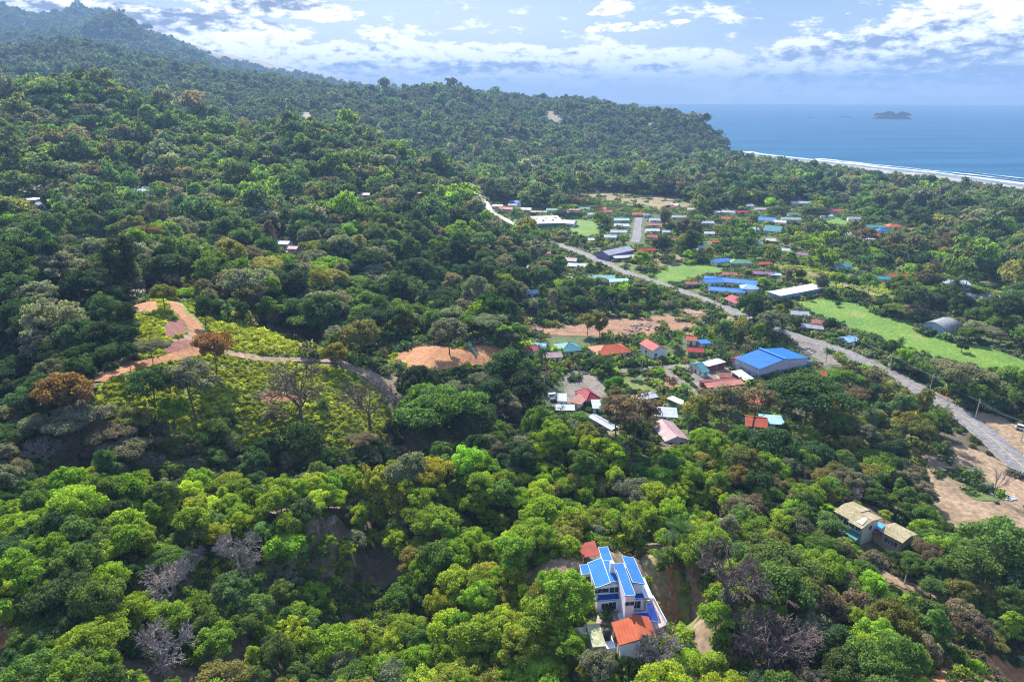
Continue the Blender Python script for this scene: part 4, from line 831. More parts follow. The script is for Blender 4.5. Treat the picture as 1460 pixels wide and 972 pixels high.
# ---- quonset hangar
def hangar():
    A,B,C=(1310,472),(1349,482.5),(1367,475)       # ground corners: left end, near corner, right
    a,b,c=[np.array(hit(*p)[:2]) for p in (A,B,C)]; u=(b-a); L=np.linalg.norm(u); u/=L; v=np.array([-u[1],u[0]]); Wd=abs((c-b)@v)
    ctr=(a+b)/2+v*Wd/2; o=empty('hangar',(ctr[0],ctr[1],float(H(*ctr))),math.atan2(u[1],u[0])); tag(o,'grey barrel-roofed hangar with sloping ends standing on the airstrip','hangar')
    # barrel: arch spans along u, tapering ends
    n=16; hh=6.8; rb=MB(); ribs=11; rows=[]
    for j in range(ribs):
        t=j/(ribs-1); y=-Wd/2+Wd*t; e=min(t,1-t); k=1.0; rows.append([(-math.cos(math.pi*i/n)*L/2*k,y,.3+hh*math.sin(math.pi*i/n)**.8*k) for i in range(n+1)])
    for j in range(ribs-1):
        for i in range(n): rb.poly([rows[j][i],rows[j][i+1],rows[j+1][i+1],rows[j+1][i]][::-1])
    rb.build('barrel_roof',mat('hangar_sheet',(.34,.33,.33),(.2,.19,.2),scale=.3,rough=.5,c3=(.42,.36,.32),wave=('Y',.45,.3)),o)
    for s in(-1,1):
        eb=MB(); r0=rows[0 if s<0 else -1]; pts=[(p[0],p[1]+s*.03,p[2]) for p in r0]; eb.poly(pts+[(L/2,s*(Wd/2+.03),-1),(-L/2,s*(Wd/2+.03),-1)] if s<0 else (pts+[(L/2,s*(Wd/2+.03),-1),(-L/2,s*(Wd/2+.03),-1)])[::-1]); eb.build('end_wall',mat('hangar_end',(.42,.5,.56),(.3,.38,.44),scale=.3,wave=('X',.8,.25),rough=.6),o)
        # projecting eyebrow sheet over the end
        fb=MB()
        for i in range(n): a0,a1=r0[i],r0[i+1]; fb.poly([(a0[0],a0[1],a0[2]+.12),(a1[0],a1[1],a1[2]+.12),(a1[0]*1.0,a1[1]+s*.8,a1[2]+.1),(a0[0],a0[1]+s*.8,a0[2]+.1)])
        fb.build('end_hood',mat('hangar_sheet',(.3,.3,.3)),o)
    sb=MB()
    for i in (2,5,8,11,14): sb.tube([(rows[0][i][0],-Wd/2-.1,-.5),(rows[0][i][0],-Wd/2-.1,rows[0][i][2]-.2)],[.12,.12],4)
    sb.build('end_posts',FRAME,o)
    keepbox((ctr[0],ctr[1],float(H(*ctr))),math.atan2(u[1],u[0]),L+1,Wd+1,hh)
hangar()
# ---- hero house, one local frame
def hero():
    gz=27.2; A=at_z(890.7,847.5,gz+6.5); B=at_z(906,846.6,gz+6.5); Cc=at_z(888.5,803.4,gz+6.5)
    v=(Cc-B); v/=np.linalg.norm(v); u=np.array([v[1],-v[0]]); yaw=math.atan2(u[1],u[0]); org=at_z(880,869,gz)
    def lr(z,*pts):
        L=[((at_z(*p,gz+z)-org)@u,(at_z(*p,gz+z)-org)@v) for p in pts]; return L
    def bounds(z,nl,nr,fr,fl):
        P=lr(z,nl,nr,fr,fl); return (P[0][0]+P[3][0])/2,(P[1][0]+P[2][0])/2,(P[0][1]+P[1][1])/2,(P[2][1]+P[3][1])/2
    o=empty('hillside_villa',(org[0],org[1],gz),yaw); tag(o,'white modern villa with several sky-blue shed roofs beside a swimming pool','house')
    wm=mat('villa_wall',(.82,.76,.78),(.76,.69,.72),scale=.5,rough=.8); pk=mat('villa_pink_wall',(.8,.58,.58),(.75,.53,.53),scale=.5,rough=.8); rf=roofm('villa',(.045,.2,.5),(.035,.16,.42),None,'X',1.2,.45,.85); rf2=roofm('villa_low',(.02,.09,.42),(.015,.075,.36),None,'X',1.2,.4,.85); edge=mat('roof_edge',(.6,.66,.75),rough=.5)
    def block(name,b,z0,z1,m=wm): mb=MB(); mb.box(b[0],b[1],b[2],b[3],z0,z1); return mb.build(name,m,o)
    def roof(b,z0,z1,axis,over=.35,m=rf):
        x0,x1,y0,y1=b[0]-over,b[1]+over,b[2]-over,b[3]+over; mb=MB()
        if axis=='x': P=[(x0,y0,z0),(x1,y0,z1),(x1,y1,z1),(x0,y1,z0)]
        else: P=[(x0,y0,z0),(x1,y0,z0),(x1,y1,z1),(x0,y1,z1)]
        mb.slab(P,.22); r=mb.build('roof',m,o); e=MB()
        for i in range(4):
            p,q=P[i],P[(i+1)%4]; e.tube([(p[0],p[1],p[2]-.02),(q[0],q[1],q[2]-.02)],[.05,.05],4,cap=True)
        e.build('roof_edge',edge,r); return r
    r1=bounds(6,(851,837.4),(869.2,830.6),(856.8,796),(837.5,800.7)); r2=bounds(5.5,(860,799.3),(872.6,797.7),(867,779),(852.7,780.8)); r3=bounds(6,(869,828.7),(882,827),(871.5,798.4),(860.9,799.3)); r4=bounds(7.2,(890.7,847.5),(906,846.4),(888.5,803.4),(876,804.5)); r5=bounds(6,(901,830.6),(919.7,831.7),(905.5,794.3),(885.8,792.5))
    l1=bounds(3.1,(852.5,854),(885,853),(885,844.6),(851,844.6)); l2=bounds(3.1,(905,852),(917,851),(914,839.6),(903,839.6)); l3=bounds(3.2,(829.5,817),(841,816),(840,805),(828,805.7))
    sh=lambda b,k=.35:(b[0]+k,b[1]-k,b[2]+k,b[3]-k)
    yf=l1[2]
    # ground floor
    gx0=min(l1[0],r1[0]+.3); g1=(gx0,r4[0],yf,max(r1[3],r3[3])-.4); g2=(r4[0],r5[1]-.6,l2[2],r5[3]-.4)
    block('wall',(g1[0],g1[1],g1[2],r1[2]+.6),-2,3.0); block('wall',(g1[0]+.3,g1[1]-.02,r1[2]+.62,g1[3]),-2,5.7-.4); block('wall',(g2[0]+.02,l2[1],l2[2],r5[2]+.4),-2,3.0); block('wall',(r5[0]+.4,r5[1]-.5,r5[2]+.42,r5[3]-.4),-2,5.5)
    block('wall',sh(r2),-2,5.2); block('wall',sh(r3,.25),3,5.75); block('wall',(l3[0],l3[1]+.6,l3[2],l3[3]),-2,3.0)
    block('stair_tower',sh(r4,.15),-2,6.9,wm); block('tower_front',(r4[0]+.1,r4[1]-.1,r4[2]-.05,r4[2]+.14),2.6,6.85,pk)
    roof(r1,5.5,6.5,'x',.0); roof(r2,5.4,5.6,'y',.0); roof(r3,5.85,6.1,'y',0); roof(r4,7.0,7.5,'y',0); roof(r5,6.4,5.7,'x',0)
    roof((g1[0],g1[1],yf,r1[2]+.5),3.05,3.35,'y',.15,rf2); roof((r4[1]+.2,l2[1],l2[2],r5[2]+.3),3.05,3.3,'y',.15,rf2); roof(l3,3.05,3.3,'y',.1)
    # chimney and void between r4 and r5
    block('chimney',(r4[0]-.9,r4[0]-.1,r4[3]-.9,r4[3]-.1),5.5,8.2); block('roof_well',(r4[0]+.2,r5[0]+.2,r4[3]-.1,r4[3]+1.4),4.5,6.2,mat('roof_well',(.3,.29,.3)))
    for (x,y,z,nx,ny,w,h) in [((r1[0]+r1[1])/2,r1[2]+.6,4.3,0,-1,2.6,.9),((r3[0]+r3[1])/2,r1[2]+.6,4.3,0,-1,1.9,1.2),((r4[0]+r4[1])/2,r4[2]-.05,5.2,0,-1,1.7,.8),(g1[0]+1.5,yf,1.7,0,-1,1.2,.9),(g1[1]-1.2,yf,1.5,0,-1,1.4,1.6),((r4[1]+l2[1])/2+.2,l2[2],1.5,0,-1,1.4,1.6),(l2[1],l2[2]+1.4,1.5,1,0,1.2,1.2),(r5[1]-.5,(r5[2]+r5[3])/2,3.6,1,0,1.8,1.2),(r5[1]-.5,r5[2]+2,1.3,1,0,1.6,1.8),(g1[0]+.3,(r1[2]+r1[3])/2+1,3.9,-1,0,1.6,1.2),(l3[0],(l3[2]+l3[3])/2,1.6,-1,0,1,1.2),((l3[0]+l3[1])/2,l3[2],1.5,0,-1,1.2,1.6)]: window(o,x,y,z,nx,ny,w,h)
    # side canopy on the right
    mb=MB(); mb.slab([(r5[1]-.3,r5[2]-1,3.4),(r5[1]+1.5,r5[2]-1,3.1),(r5[1]+1.5,r5[3]-3,3.1),(r5[1]-.3,r5[3]-3,3.4)],.12); mb.build('side_canopy',edge,o)
    mb=MB(); [mb.tube([(r5[1]+1.35,yy,-1),(r5[1]+1.35,yy,3.1)],[.08,.08],5) for yy in (r5[2]-.8,r5[3]-3.2)]; mb.build('canopy_posts',edge,o)
    keepP=[(828,800),(838,772),(870,775),(915,790),(925,835),(945,880),(945,905),(910,922),(840,925),(838,875),(848,860)]; fillmask(KEEP,keepP)
    # terrace
    def local_poly(z,pts): return lr(z,*pts)
    te=empty('pool_terrace',(org[0],org[1],gz),yaw); tag(te,'paved pink terrace around the L-shaped pool','terrace')
    T=local_poly(.25,[(852,874),(880,872),(917,869),(918,856),(931,853),(950,890),(938,896),(875,888),(850,888)]); mb=MB(); mb.prism(T if sum(T[i][0]*T[(i+1)%len(T)][1]-T[(i+1)%len(T)][0]*T[i][1] for i in range(len(T)))>0 else T[::-1],-3,.25); mb.build('paving',mat('terrace_tiles',(.4,.3,.29),(.33,.24,.24),scale=.8,rough=.7,fine=3),te)
    mb=MB(); Q=local_poly(.25,[(930,853),(950,891)]); dx,dy=Q[1][0]-Q[0][0],Q[1][1]-Q[0][1]; l=math.hypot(dx,dy); nx,ny=-dy/l*.12,dx/l*.12
    mb.prism([(Q[0][0],Q[0][1]),(Q[1][0],Q[1][1]),(Q[1][0]+nx,Q[1][1]+ny),(Q[0][0]+nx,Q[0][1]+ny)],-2,1.1); mb.build('parapet',edge,te)
    po=empty('swimming_pool',(org[0],org[1],gz),yaw); tag(po,'deep blue L-shaped swimming pool on the villa terrace','pool')
    Pp=local_poly(.3,[(900,881.5),(900,874),(922.4,872.4),(921.3,859.5),(930.4,858.9),(940,886.5)]); ar=sum(Pp[i][0]*Pp[(i+1)%6][1]-Pp[(i+1)%6][0]*Pp[i][1] for i in range(6)); Pp=Pp if ar>0 else Pp[::-1]
    mb=MB(); mb.prism(Pp,.1,.29); wt=mb.build('water',mat('pool_water',(.01,.07,.55),(.01,.05,.45),scale=1,rough=.08,spec=.6),po)
    mb=MB()
    for i in range(6): p,q=Pp[i],Pp[(i+1)%6]; mb.tube([(p[0],p[1],.3),(q[0],q[1],.3)],[.14,.14],4)
    mb.build('coping',edge,po)
    # red tiled pavilion
    b=bounds(2.9,(877.6,918.4),(902.5,918.4),(898.7,884.9),(875.6,884.9)); pv=empty('pool_pavilion',(org[0],org[1],gz),yaw); tag(pv,'small pavilion with orange-red tiled roofs in front of the pool','pavilion')
    c=bounds(3.1,(905,900),(932,902),(931,880),(905,880)); rt=roofm('clay_tile',(.46,.12,.05),(.36,.08,.04),(.42,.17,.1),'Y',1.3,.4,.9); rt2=rt
    x0,x1,y0,y1=b; xr=(x1+c[0])/2+.6
    mb=MB(); mb.slab([(x0,y0,2.8),(xr,y0,3.9),(xr,y1,3.9),(x0,y1,2.8)],.18); mb.build('roof',rt,pv)
    mb=MB(); x2=c[1]; mb.slab([(xr+.01,y0+1.0,3.9),(x2,y0+1.6,2.6),(x2,y1+.9,2.6),(xr+.01,y1+.5,3.9)],.18); mb.build('roof',rt2,pv)
    mb=MB(); mb.box(x0+.4,xr-.2,y0+.3,y0+2.2,-2.5,2.7); mb.build('wall',wm,pv)
    mb=MB(); [mb.tube([(px,py,-2.5),(px,py,2.7)],[.11,.11],6) for px in (x0+.4,xr,x2-.4) for py in (y0+1.4,y1-.3)]; mb.build('post',wm,pv)
    mb=MB(); mb.tube([(xr,y0+.02,3.95),(xr,y1+.4,3.95)],[.14,.14],5); mb.build('ridge_tile',rt,pv)
    # mossy flat shed, cistern, carport
    b=bounds(2.2,(842,921),(859,920.5),(858,889.4),(841,890)); s=empty('garden_shed',(org[0],org[1],gz),yaw); tag(s,'narrow garden shed with mossy flat roof','shed')
    mb=MB(); mb.box(*b,-3,2.05); mb.build('wall',Wm('grey'),s); mb=MB(); mb.box(b[0]-.15,b[1]+.15,b[2]-.15,b[3]+.15,2.06,2.2); mb.build('roof',mat('mossy_slab',(.34,.33,.2),(.2,.22,.12),scale=.7,rough=.9,fine=2),s); window(s,(b[0]+b[1])/2,b[2],1,0,-1,.6,.6)
    T=lr(2,(865.5,905))[0]; s=empty('water_tank',(org[0],org[1],gz),yaw); tag(s,'black water tank on a white stand beside the garden shed','water tank')
    mb=MB(); mb.box(T[0]-1,T[0]+1,T[1]-2.4,T[1]+1,-3,1.3); mb.build('stand',wm,s); mb=MB(); mb.tube([(T[0],T[1],1.3),(T[0],T[1],2.9),(T[0],T[1],3.2),(T[0],T[1],3.35)],[.75,.75,.5,.25],14); mb.build('tank',mat('black_plastic',(.02,.02,.025),rough=.4),s,)
    b=bounds(3,(829.6,792),(851,792.5),(852.3,772.8),(823.3,771.7)); s=empty('carport',(org[0],org[1],gz),yaw); tag(s,'carport with weathered dark red sheet roof behind the villa','carport')
    mb=MB(); mb.slab([(b[0],b[2],2.7),(b[1],b[2],3.2),(b[1],b[3],3.2),(b[0],b[3],2.7)],.1); mb.build('roof',roofm('carport',(.34,.07,.05),(.24,.05,.04),(.3,.14,.11),'Y',1.5,.3,.8),s)
    mb=MB(); [mb.tube([(px,py,-2),(px,py,2.7)],[.08,.08],5) for px in(b[0]+.3,b[1]-.3) for py in(b[2]+.3,b[3]-.3)]; mb.build('post',FRAME,s)
    fillmask(KEEP,[(823,770),(853,771),(852,796),(826,796)])
    # garden paving slab, deck chairs beside pool
    T=lr(.2,(829,900))[0]; mb=MB(); mb.box(T[0]-.9,T[0]+.9,T[1]-1,T[1]+1,-1.0,.35); q=mb.build('concrete_cover',mat('pale_concrete',(.5,.44,.4),rough=.9),None); q.location=(org[0],org[1],gz); q.rotation_euler=(0,0,yaw); tag(q,'square pale concrete cover in the garden left of the shed','concrete slab')
    for k,(px,py) in enumerate([(884,882),(889,882.5)]):
        T=lr(.3,(px,py))[0]; s=empty('sun_lounger',(org[0],org[1],gz),yaw); tag(s,['white sun lounger beside the pavilion roof, farther from the pool','white sun lounger beside the pavilion roof, nearer to the pool'][k],'sun lounger')
        mb=MB(); mb.box(T[0]-.3,T[0]+.3,T[1]-.8,T[1]+.3,.5,.6); mb.prism([(T[0]-.3,T[1]+.3),(T[0]+.3,T[1]+.3),(T[0]+.3,T[1]+.9),(T[0]-.3,T[1]+.9)],[.5,.5,.8,.8],[.6,.6,.9,.9]); mb.build('seat',edge,s); mb=MB(); [mb.box(T[0]+a-.03,T[0]+a+.03,T[1]+b_-.03,T[1]+b_+.03,.25,.5) for a in(-.25,.25) for b_ in(-.7,.3)]; mb.build('frame',FRAME,s)
hero()
def mossy():
    gz=float(hit(1235,775)[2]); A=at_z(1213.9,712,gz+6.5);B=at_z(1258.8,734.8,gz+6.5); Cn=at_z(1234,752.3,gz+6.5)
    u=(B-A); u/=np.linalg.norm(u); v=np.array([-u[1],u[0]]); yaw=math.atan2(u[1],u[0]); org=at_z(1235,762,gz)
    lr=lambda z,*P:[(((at_z(*p,gz+z)-org)@u),((at_z(*p,gz+z)-org)@v)) for p in P]
    rm=mat('mossy_roof',(.33,.27,.16),(.22,.19,.1),scale=.5,rough=.85,c3=(.4,.3,.2),fine=2.5,bump=.2); wm=Wm('cream'); wt=Wm('tan')
    def body(nm,lb,corn,z,h0,ext=.5,rise=.9,roofmat=rm,walls=wm,wins=()):
        P=lr(z,*corn); x0=min(p[0] for p in P);x1=max(p[0] for p in P); ys=sorted(p[1] for p in P); y0=(ys[0]+ys[1])/2; y1=(ys[2]+ys[3])/2; xs=sorted(p[0] for p in P); x0=(xs[0]+xs[1])/2; x1=(xs[2]+xs[3])/2
        return x0,x1,y0,y1
    o=empty('mossy_roof_house',(org[0],org[1],gz),yaw); tag(o,'two-storey cream house with mossy brown roof and white skylight patch','house')
    x0,x1,y0,y1=body('','',[(1188.8,730),(1213.9,712),(1258.8,734.8),(1234,752.3)],6.2,3)
    xm=x0+(x1-x0)*.55
    mb=MB(); ym=(y0+y1)/2
    for (a,b,c0,c1) in ((x0,xm,y0+.5,y1),(xm+.01,x1,y0-.6,y1-1.0)):
        m_=(c0+c1)/2; mb.slab([(a,c0,6.0),(b,c0,6.0),(b,m_,6.8),(a,m_,6.8)],.16); mb.slab([(a,m_+.003,6.8),(b,m_+.003,6.8),(b,c1,6.0),(a,c1,6.0)],.16)
    mb.build('roof',rm,o)
    mb=MB(); m_=(y0-.6+y1-1.0)/2; mb.slab([(xm+1.5,y0+.6,6.42),(xm+3.2,y0+.6,6.42),(xm+2.6,m_-.1,6.86),(xm+2.0,m_-.1,6.86)],.05); mb.build('skylight',mat('white_sheet',(.75,.76,.82),rough=.5),o)
    mb=MB(); mb.slab([(xm+.6,m_+.1,6.82),(xm+3.4,m_+.1,6.82),(xm+3.4,m_+1.6,6.4),(xm+.6,m_+1.6,6.4)],.04); mb.build('roof_patch',R('rust'),o)
    mb=MB(); mb.box(x0+.7,x1-.6,y0+1.2,y1-1.2,-4,5.95); mb.build('wall',wm,o)
    for k in range(4): window(o,x0+1.8+k*(x1-x0-3)/3.4,y0+1.2,4.4,0,-1,1.2,1.3)
    for k in range(3): window(o,x0+2+k*(x1-x0-3)/3,y0+1.2,1.4,0,-1,1.3,1.5)
    window(o,x1-.6,ym,4.2,1,0,1.3,1.2); window(o,x0+.7,ym,4.2,-1,0,1.3,1.2)
    # teal canopies in front
    s=o; P=lr(3,(1201,753),(1222,752),(1243,772),(1241,778)); xs=[p[0] for p in P]; ys=[p[1] for p in P]
    mb=MB(); a0,a1=x0+.2,x1-.5; y2=y0+1.15; mb.slab([(a0,y2-3.0,2.4),(a1,y2-3.0,2.4),(a1,y2,3.1),(a0,y2,3.1)],.12); mb.build('teal_awning',R('teal'),s)
    mb=MB(); [mb.tube([(a0+.2+k*(a1-a0-.4)/3,y2-2.8,-4),(a0+.2+k*(a1-a0-.4)/3,y2-2.8,2.4)],[.1,.1],5) for k in range(4)]; mb.build('awning_posts',FRAME,s)
    # right-hand house
    q=empty('mossy_roof_house',(org[0],org[1],gz),yaw); tag(q,'smaller tan house with plain mossy roof, right of the one with a skylight','house')
    X0,X1,Y0,Y1=body('','',[(1259,757),(1270,742),(1307,758.4),(1289,775)],4.4,3)
    mb=MB(); m_=(Y0+Y1)/2; mb.slab([(X0,Y0,4.2),(X1,Y0,4.2),(X1,m_,4.9),(X0,m_,4.9)],.16); mb.slab([(X0,m_+.003,4.9),(X1,m_+.003,4.9),(X1,Y1,4.2),(X0,Y1,4.2)],.16); mb.build('roof',rm,q)
    mb=MB(); mb.box(X0+.6,X1-.6,Y0+.6,Y1-.6,-5,4.15); mb.build('wall',wt,q)
    for k in range(3): window(q,X0+2+k*(X1-X0-3)/3,Y0+.6,2.4,0,-1,1.3,1.3)
    window(q,X0+.6,m_,2.4,-1,0,1.4,1.4)
    l=empty('link_roof',(org[0],org[1],gz),yaw); tag(l,'low dark connecting roof between the two mossy-roofed houses','covered passage')
    mb=MB(); mb.slab([(x1-.4,Y0+.6,2.7),(X0+.5,Y0+.6,2.7),(X0+.5,Y1-.5,3.3),(x1-.4,Y1-.5,3.3)],.14); mb.build('roof',R('rust'),l); mb=MB(); mb.box(x1-.3,X0+.4,Y0+1.2,Y1-1.2,-4,2.6); mb.build('wall',wt,l)
    b=lr(3.4,(1251,749))[0]; s=empty('blue_tarp_shade',(org[0],org[1],gz),yaw); tag(s,'bright blue tarp shade behind the gap of the mossy roofs','shade sail')
    mb=MB(); mb.slab([(b[0]-2,b[1]-1.3,3.4),(b[0]+2.2,b[1]-1.5,3.5),(b[0]+2.4,b[1]+1.5,3.7),(b[0]-1.8,b[1]+1.6,3.5)],.05); mb.build('tarp',mat('blue_tarp',(.05,.3,.7),rough=.6),s); mb=MB(); [mb.tube([(b[0]+i,b[1]+j,-3),(b[0]+i,b[1]+j,3.5)],[.06,.06],4) for i in(-1.7,2) for j in(-1.1,1.2)]; mb.build('poles',FRAME,s)
    fillmask(KEEP,[(1188,728),(1214,710),(1262,733),(1308,757),(1290,779),(1262,782),(1243,782),(1200,752)])
mossy()
# ---- teal screen fences on the earth pads
def fence_px(name,label,pts,h,m,post=2.5,cat='fence',keep=False,panel=True):
    C=catmull(pw(pts),5) if len(pts)>2 else np.array([np.array(p) for p in np.linspace(pw(pts)[0],pw(pts)[1],12)]); o=empty(name,(float(C[0][0]),float(C[0][1]),float(H(*C[0])))); tag(o,label,cat); ox=np.array(o.location)
    mb=MB()
    for i in range(len(C)-1):
        a,b=C[i],C[i+1]; t=(b-a)/np.linalg.norm(b-a); n=np.array([-t[1],t[0]])*.03; za,zb=H(*a)-ox[2],H(*b)-ox[2]; a=a-ox[:2];b=b-ox[:2]
        mb.prism([tuple(a-n),tuple(b-n),tuple(b+n),tuple(a+n)],[za-.3,zb-.3,zb-.3,za-.3],[za+h,zb+h,zb+h,za+h])
    mb.build('screen' if h>1.3 else 'panel',m,o); d=0; last=None
    for i in range(len(C)):
        if last is None or np.linalg.norm(C[i]-last)>post:
            last=C[i]; p=MB(); z=float(H(*C[i]))-ox[2]; x,y=C[i]-ox[:2]; p.tube([(x,y,z-.5),(x,y,z+h+.15)],[.07,.07],5); p.build('post',FRAME,o)
    return o
TEALS=mat('teal_screen',(.12,.42,.42),(.08,.32,.34),scale=.8,rough=.8)
fence_px('screen_fence','teal shade-cloth fence curving between the two earth pads',[(664,495),(672,501),(677,508),(680,514)],2.4,TEALS,6)
fence_px('screen_fence','long teal fence along the back of the right earth pad',[(662,494),(675,491),(690,491),(702,493)],1.6,TEALS,6)
fence_px('screen_fence','teal fence piece right of the large dark trees by the pads',[(733,510),(740,518),(745,526)],2.4,TEALS,6)
fence_px('screen_fence','pale fence round the back of the main earth pad',[(572,502),(590,497),(610,494),(628,493)],.9,mat('grey_fence',(.4,.4,.38)),8)
CONC=mat('concrete_fence',(.5,.48,.45),(.38,.36,.34),scale=.3,rough=.9)
fence_px('concrete_fence','long pale concrete fence between the meadow and green-roofed cottage',[(1239,401),(1262,408),(1282,415)],2.4,CONC,7)
fence_px('concrete_fence','concrete fence at the left end of the meadow near the small teal cottage',[(1155,374),(1172,380),(1192,387)],2.2,CONC,7)
fence_px('timber_fence','thin wooden fence along the bank above the pool',[(955,850),(963,868),(962,890),(958,905)],1.1,mat('weathered_timber',(.4,.3,.2)),3)
# ---- vehicles
TYRE=mat('tyre',(.02,.02,.02)); CARG=mat('car_glass',(.02,.03,.04),rough=.1,spec=.9)
def car(px,py,yawd,col,label,name='parked_car',cat='car',group=None,L=4.4,Wd=1.8,h=1.5,van=False,D=None):
    x,y,g=hit(px,py); o=empty(name,(x,y,g+.12+math.hypot(x,y)*.0005),math.radians(yawd)); tag(o,label,cat,group); m=mat('paint_'+'_'.join('%d'%(c*100) for c in col),col,tuple(c*.9 for c in col),rough=.35,spec=.6)
    prof=[(-L/2,.35),(-L/2,.85),(-L*.46,.95),(-L*.40,h) if van or True else 0,(L*.12 if not van else L*.28,h),(L*.25 if not van else L*.38,.98),(L*.47,.85),(L/2,.6),(L/2,.35)]
    mb=MB(); n=len(prof)
    for s in (-1,1):
        pts=[(p[0],s*Wd/2*(.86 if p[1]>1.2 else 1),p[1]) for p in prof]; mb.poly(pts if s<0 else pts[::-1])
    for i in range(n):
        a,b=prof[i],prof[(i+1)%n]; wa=Wd/2*(.86 if a[1]>1.2 else 1); wb=Wd/2*(.86 if b[1]>1.2 else 1); mb.poly([(a[0],-wa,a[1]),(a[0],wa,a[1]),(b[0],wb,b[1]),(b[0],-wb,b[1])])
    mb.build('body',m,o)
    g_=MB(); x0,x1=(-L*.41,L*.14) if not van else (-L*.39,L*.29)
    for s in(-1,1): g_.poly([(x0,s*(Wd/2*.99),1.0),(x1+L*.08,s*(Wd/2*.99),1.0),(x1-.1,s*(Wd/2*.9),h-.12),(x0+.1,s*(Wd/2*.9),h-.12)])
    g_.poly([(x1+L*.11,-Wd/2*.85,1.02),(x1+L*.11,Wd/2*.85,1.02),(x1+.03,Wd/2*.78,h-.08),(x1+.03,-Wd/2*.78,h-.08)]); g_.build('windscreen',CARG,o)
    for sx in(-1,1):
        for sy in(-1,1): w_=MB(); w_.tube([(sx*L*.31,sy*(Wd/2-.2),.33),(sx*L*.31,sy*(Wd/2+.02),.33)],[.33,.33],10); w_.build('wheel',TYRE,o)
    return o
car(788,567,20,(.35,.5,.6),'pale blue van parked at the left edge of the courtyard',name='parked_van',cat='van',L=4.8,h=1.9,van=True); car(790,573,15,(.05,.05,.06),'dark pickup parked just below the pale blue van',h=1.6)
car(853,378,-48,(.05,.05,.06),'dark car driving on the main road past the school',name='driving_car'); car(870,383.5,-48,(.4,.08,.06),'red car on the main road right of the dark car',name='driving_car')
for k,(x,y) in enumerate([(1379,422),(1383,423),(1388,424.5),(1393,426),(1398,427),(1410,424.5),(1421,424),(1426,426)]):
    car(x,y,60,[(.6,.62,.65),(.55,.6,.7),(.3,.38,.5),(.08,.08,.1),(.65,.65,.66),(.5,.55,.62),(.12,.12,.14),(.6,.6,.62)][k],['pale silver car first from the left in the parking yard','light blue car second in the parking yard row','slate blue car third in the parking yard row','black car fourth in the parking yard row','white car at the right end of the parking row','silver-blue car parked alone right of the row','dark grey car near the yard track','off-white car beside the dark grey one'][k],group=None)
for k,(x,y,c) in enumerate([(740,305,(.6,.6,.62)),(747,304,(.1,.1,.1)),(757,306,(.5,.1,.1)),(669,268,(.7,.7,.7)),(680,276,(.1,.12,.2))]):
    car(x,y,0,c,['white car in front of the junction shops','black car in front of the junction shops','red car by the supermarket','white car far up the market road','dark blue car far up the market road'][k])
car(1458,614,-45,(.7,.7,.72),'white vehicle parked beside the road at the right edge',name='parked_van',cat='van',L=5,h=2,van=True)
# ---- poles, wires, mast
POLEM=mat('concrete_pole',(.5,.48,.45),rough=.9); WIREM=mat('wire',(.12,.12,.13))
def pole(px,py,h,label,arm=True,name='utility_pole'):
    x,y,g=hit(px,py); o=empty(name,(x,y,g)); tag(o,label,'utility pole' if arm else 'pole'); mb=MB(); mb.tube([(0,0,-1),(0,0,h)],[.17,.11],7); mb.build('post',POLEM,o)
    if arm: mb=MB(); mb.box(-.9,.9,-.06,.06,h-.8,h-.66); mb.build('crossarm',DOORM,o); mb=MB(); mb.tube([(.35,0,h-2.0),(.35,0,h-1.2)],[.2,.2],8); mb.build('transformer',DOORW,o)
    return Vector((x,y,g+h-.7))
pl=[pole(1455,630,9,'pale roadside pole at the right edge of the photo'),pole(1390,598,9,'concrete roadside pole beside the large spreading grey tree'),pole(1325,560,9,'concrete pole at the road behind the bushes left of the grey tree'),pole(1268,528,9,'concrete pole by the road gap between tree masses'),pole(1215,503,9,'concrete pole opposite the warehouse yard')]
p2=[pole(915,527,9,'concrete pole on the side street below the red-roofed villa'),pole(848,533,9,'concrete pole in front of the orange-roofed bungalow'),pole(795,580,9,'concrete pole beside the courtyard entrance')]
pole(1289,833,3.2,'short pale post at the edge of the hill road',arm=False,name='marker_post')
def wires(name,P,label):
    mb=MB()
    for off in(-.7,0,.7):
        for a,b in zip(P,P[1:]):
            pts=[]; 
            for i in range(9): t=i/8; q=a.lerp(b,t); q.z-=4*1.0*t*(1-t); q.x+=off; pts.append(q)
            mb.tube(pts,[.035]*9,3,cap=False)
    o=mb.build(name,WIREM); tag(o,label,'cable')
wires('overhead_cable',pl,'overhead cables strung along the main road at the right'); wires('overhead_cable',p2,'overhead cables crossing above the side street')
def mast(px,py,h,label):
    x,y,g=hit(px,py); o=empty('radio_mast',(x,y,g)); tag(o,label,'mast'); mb=MB()
    for i in range(3):
        a=i*2.094; mb.tube([(1.6*math.cos(a),1.6*math.sin(a),-1),(.5*math.cos(a),.5*math.sin(a),h)],[.28,.2],4)
    for k in range(10):
        z=k*h/10; r0=1.6-1.1*z/h; r1=1.6-1.1*(z+h/10)/h
        for i in range(3): a=i*2.094;b=a+2.094; mb.tube([(r0*math.cos(a),r0*math.sin(a),z),(r1*math.cos(b),r1*math.sin(b),z+h/10)],[.14,.14],3)
    mb.build('lattice',mat('mast_metal',(.25,.26,.28),rough=.5),o)
    for z in (h*.82,h*.95):
        q=MB(); 
        for i in range(3): a=i*2.094+.5; q.box(1.1*math.cos(a)-.35,1.1*math.cos(a)+.35,1.1*math.sin(a)-.35,1.1*math.sin(a)+.35,z-1.4,z+1.4)
        q.build('antenna',FRAME,o)
mast(820.5,147,40,'tall lattice radio mast on the wooded hilltop'); mast(765,138,22,'shorter mast left of the tall radio mast')
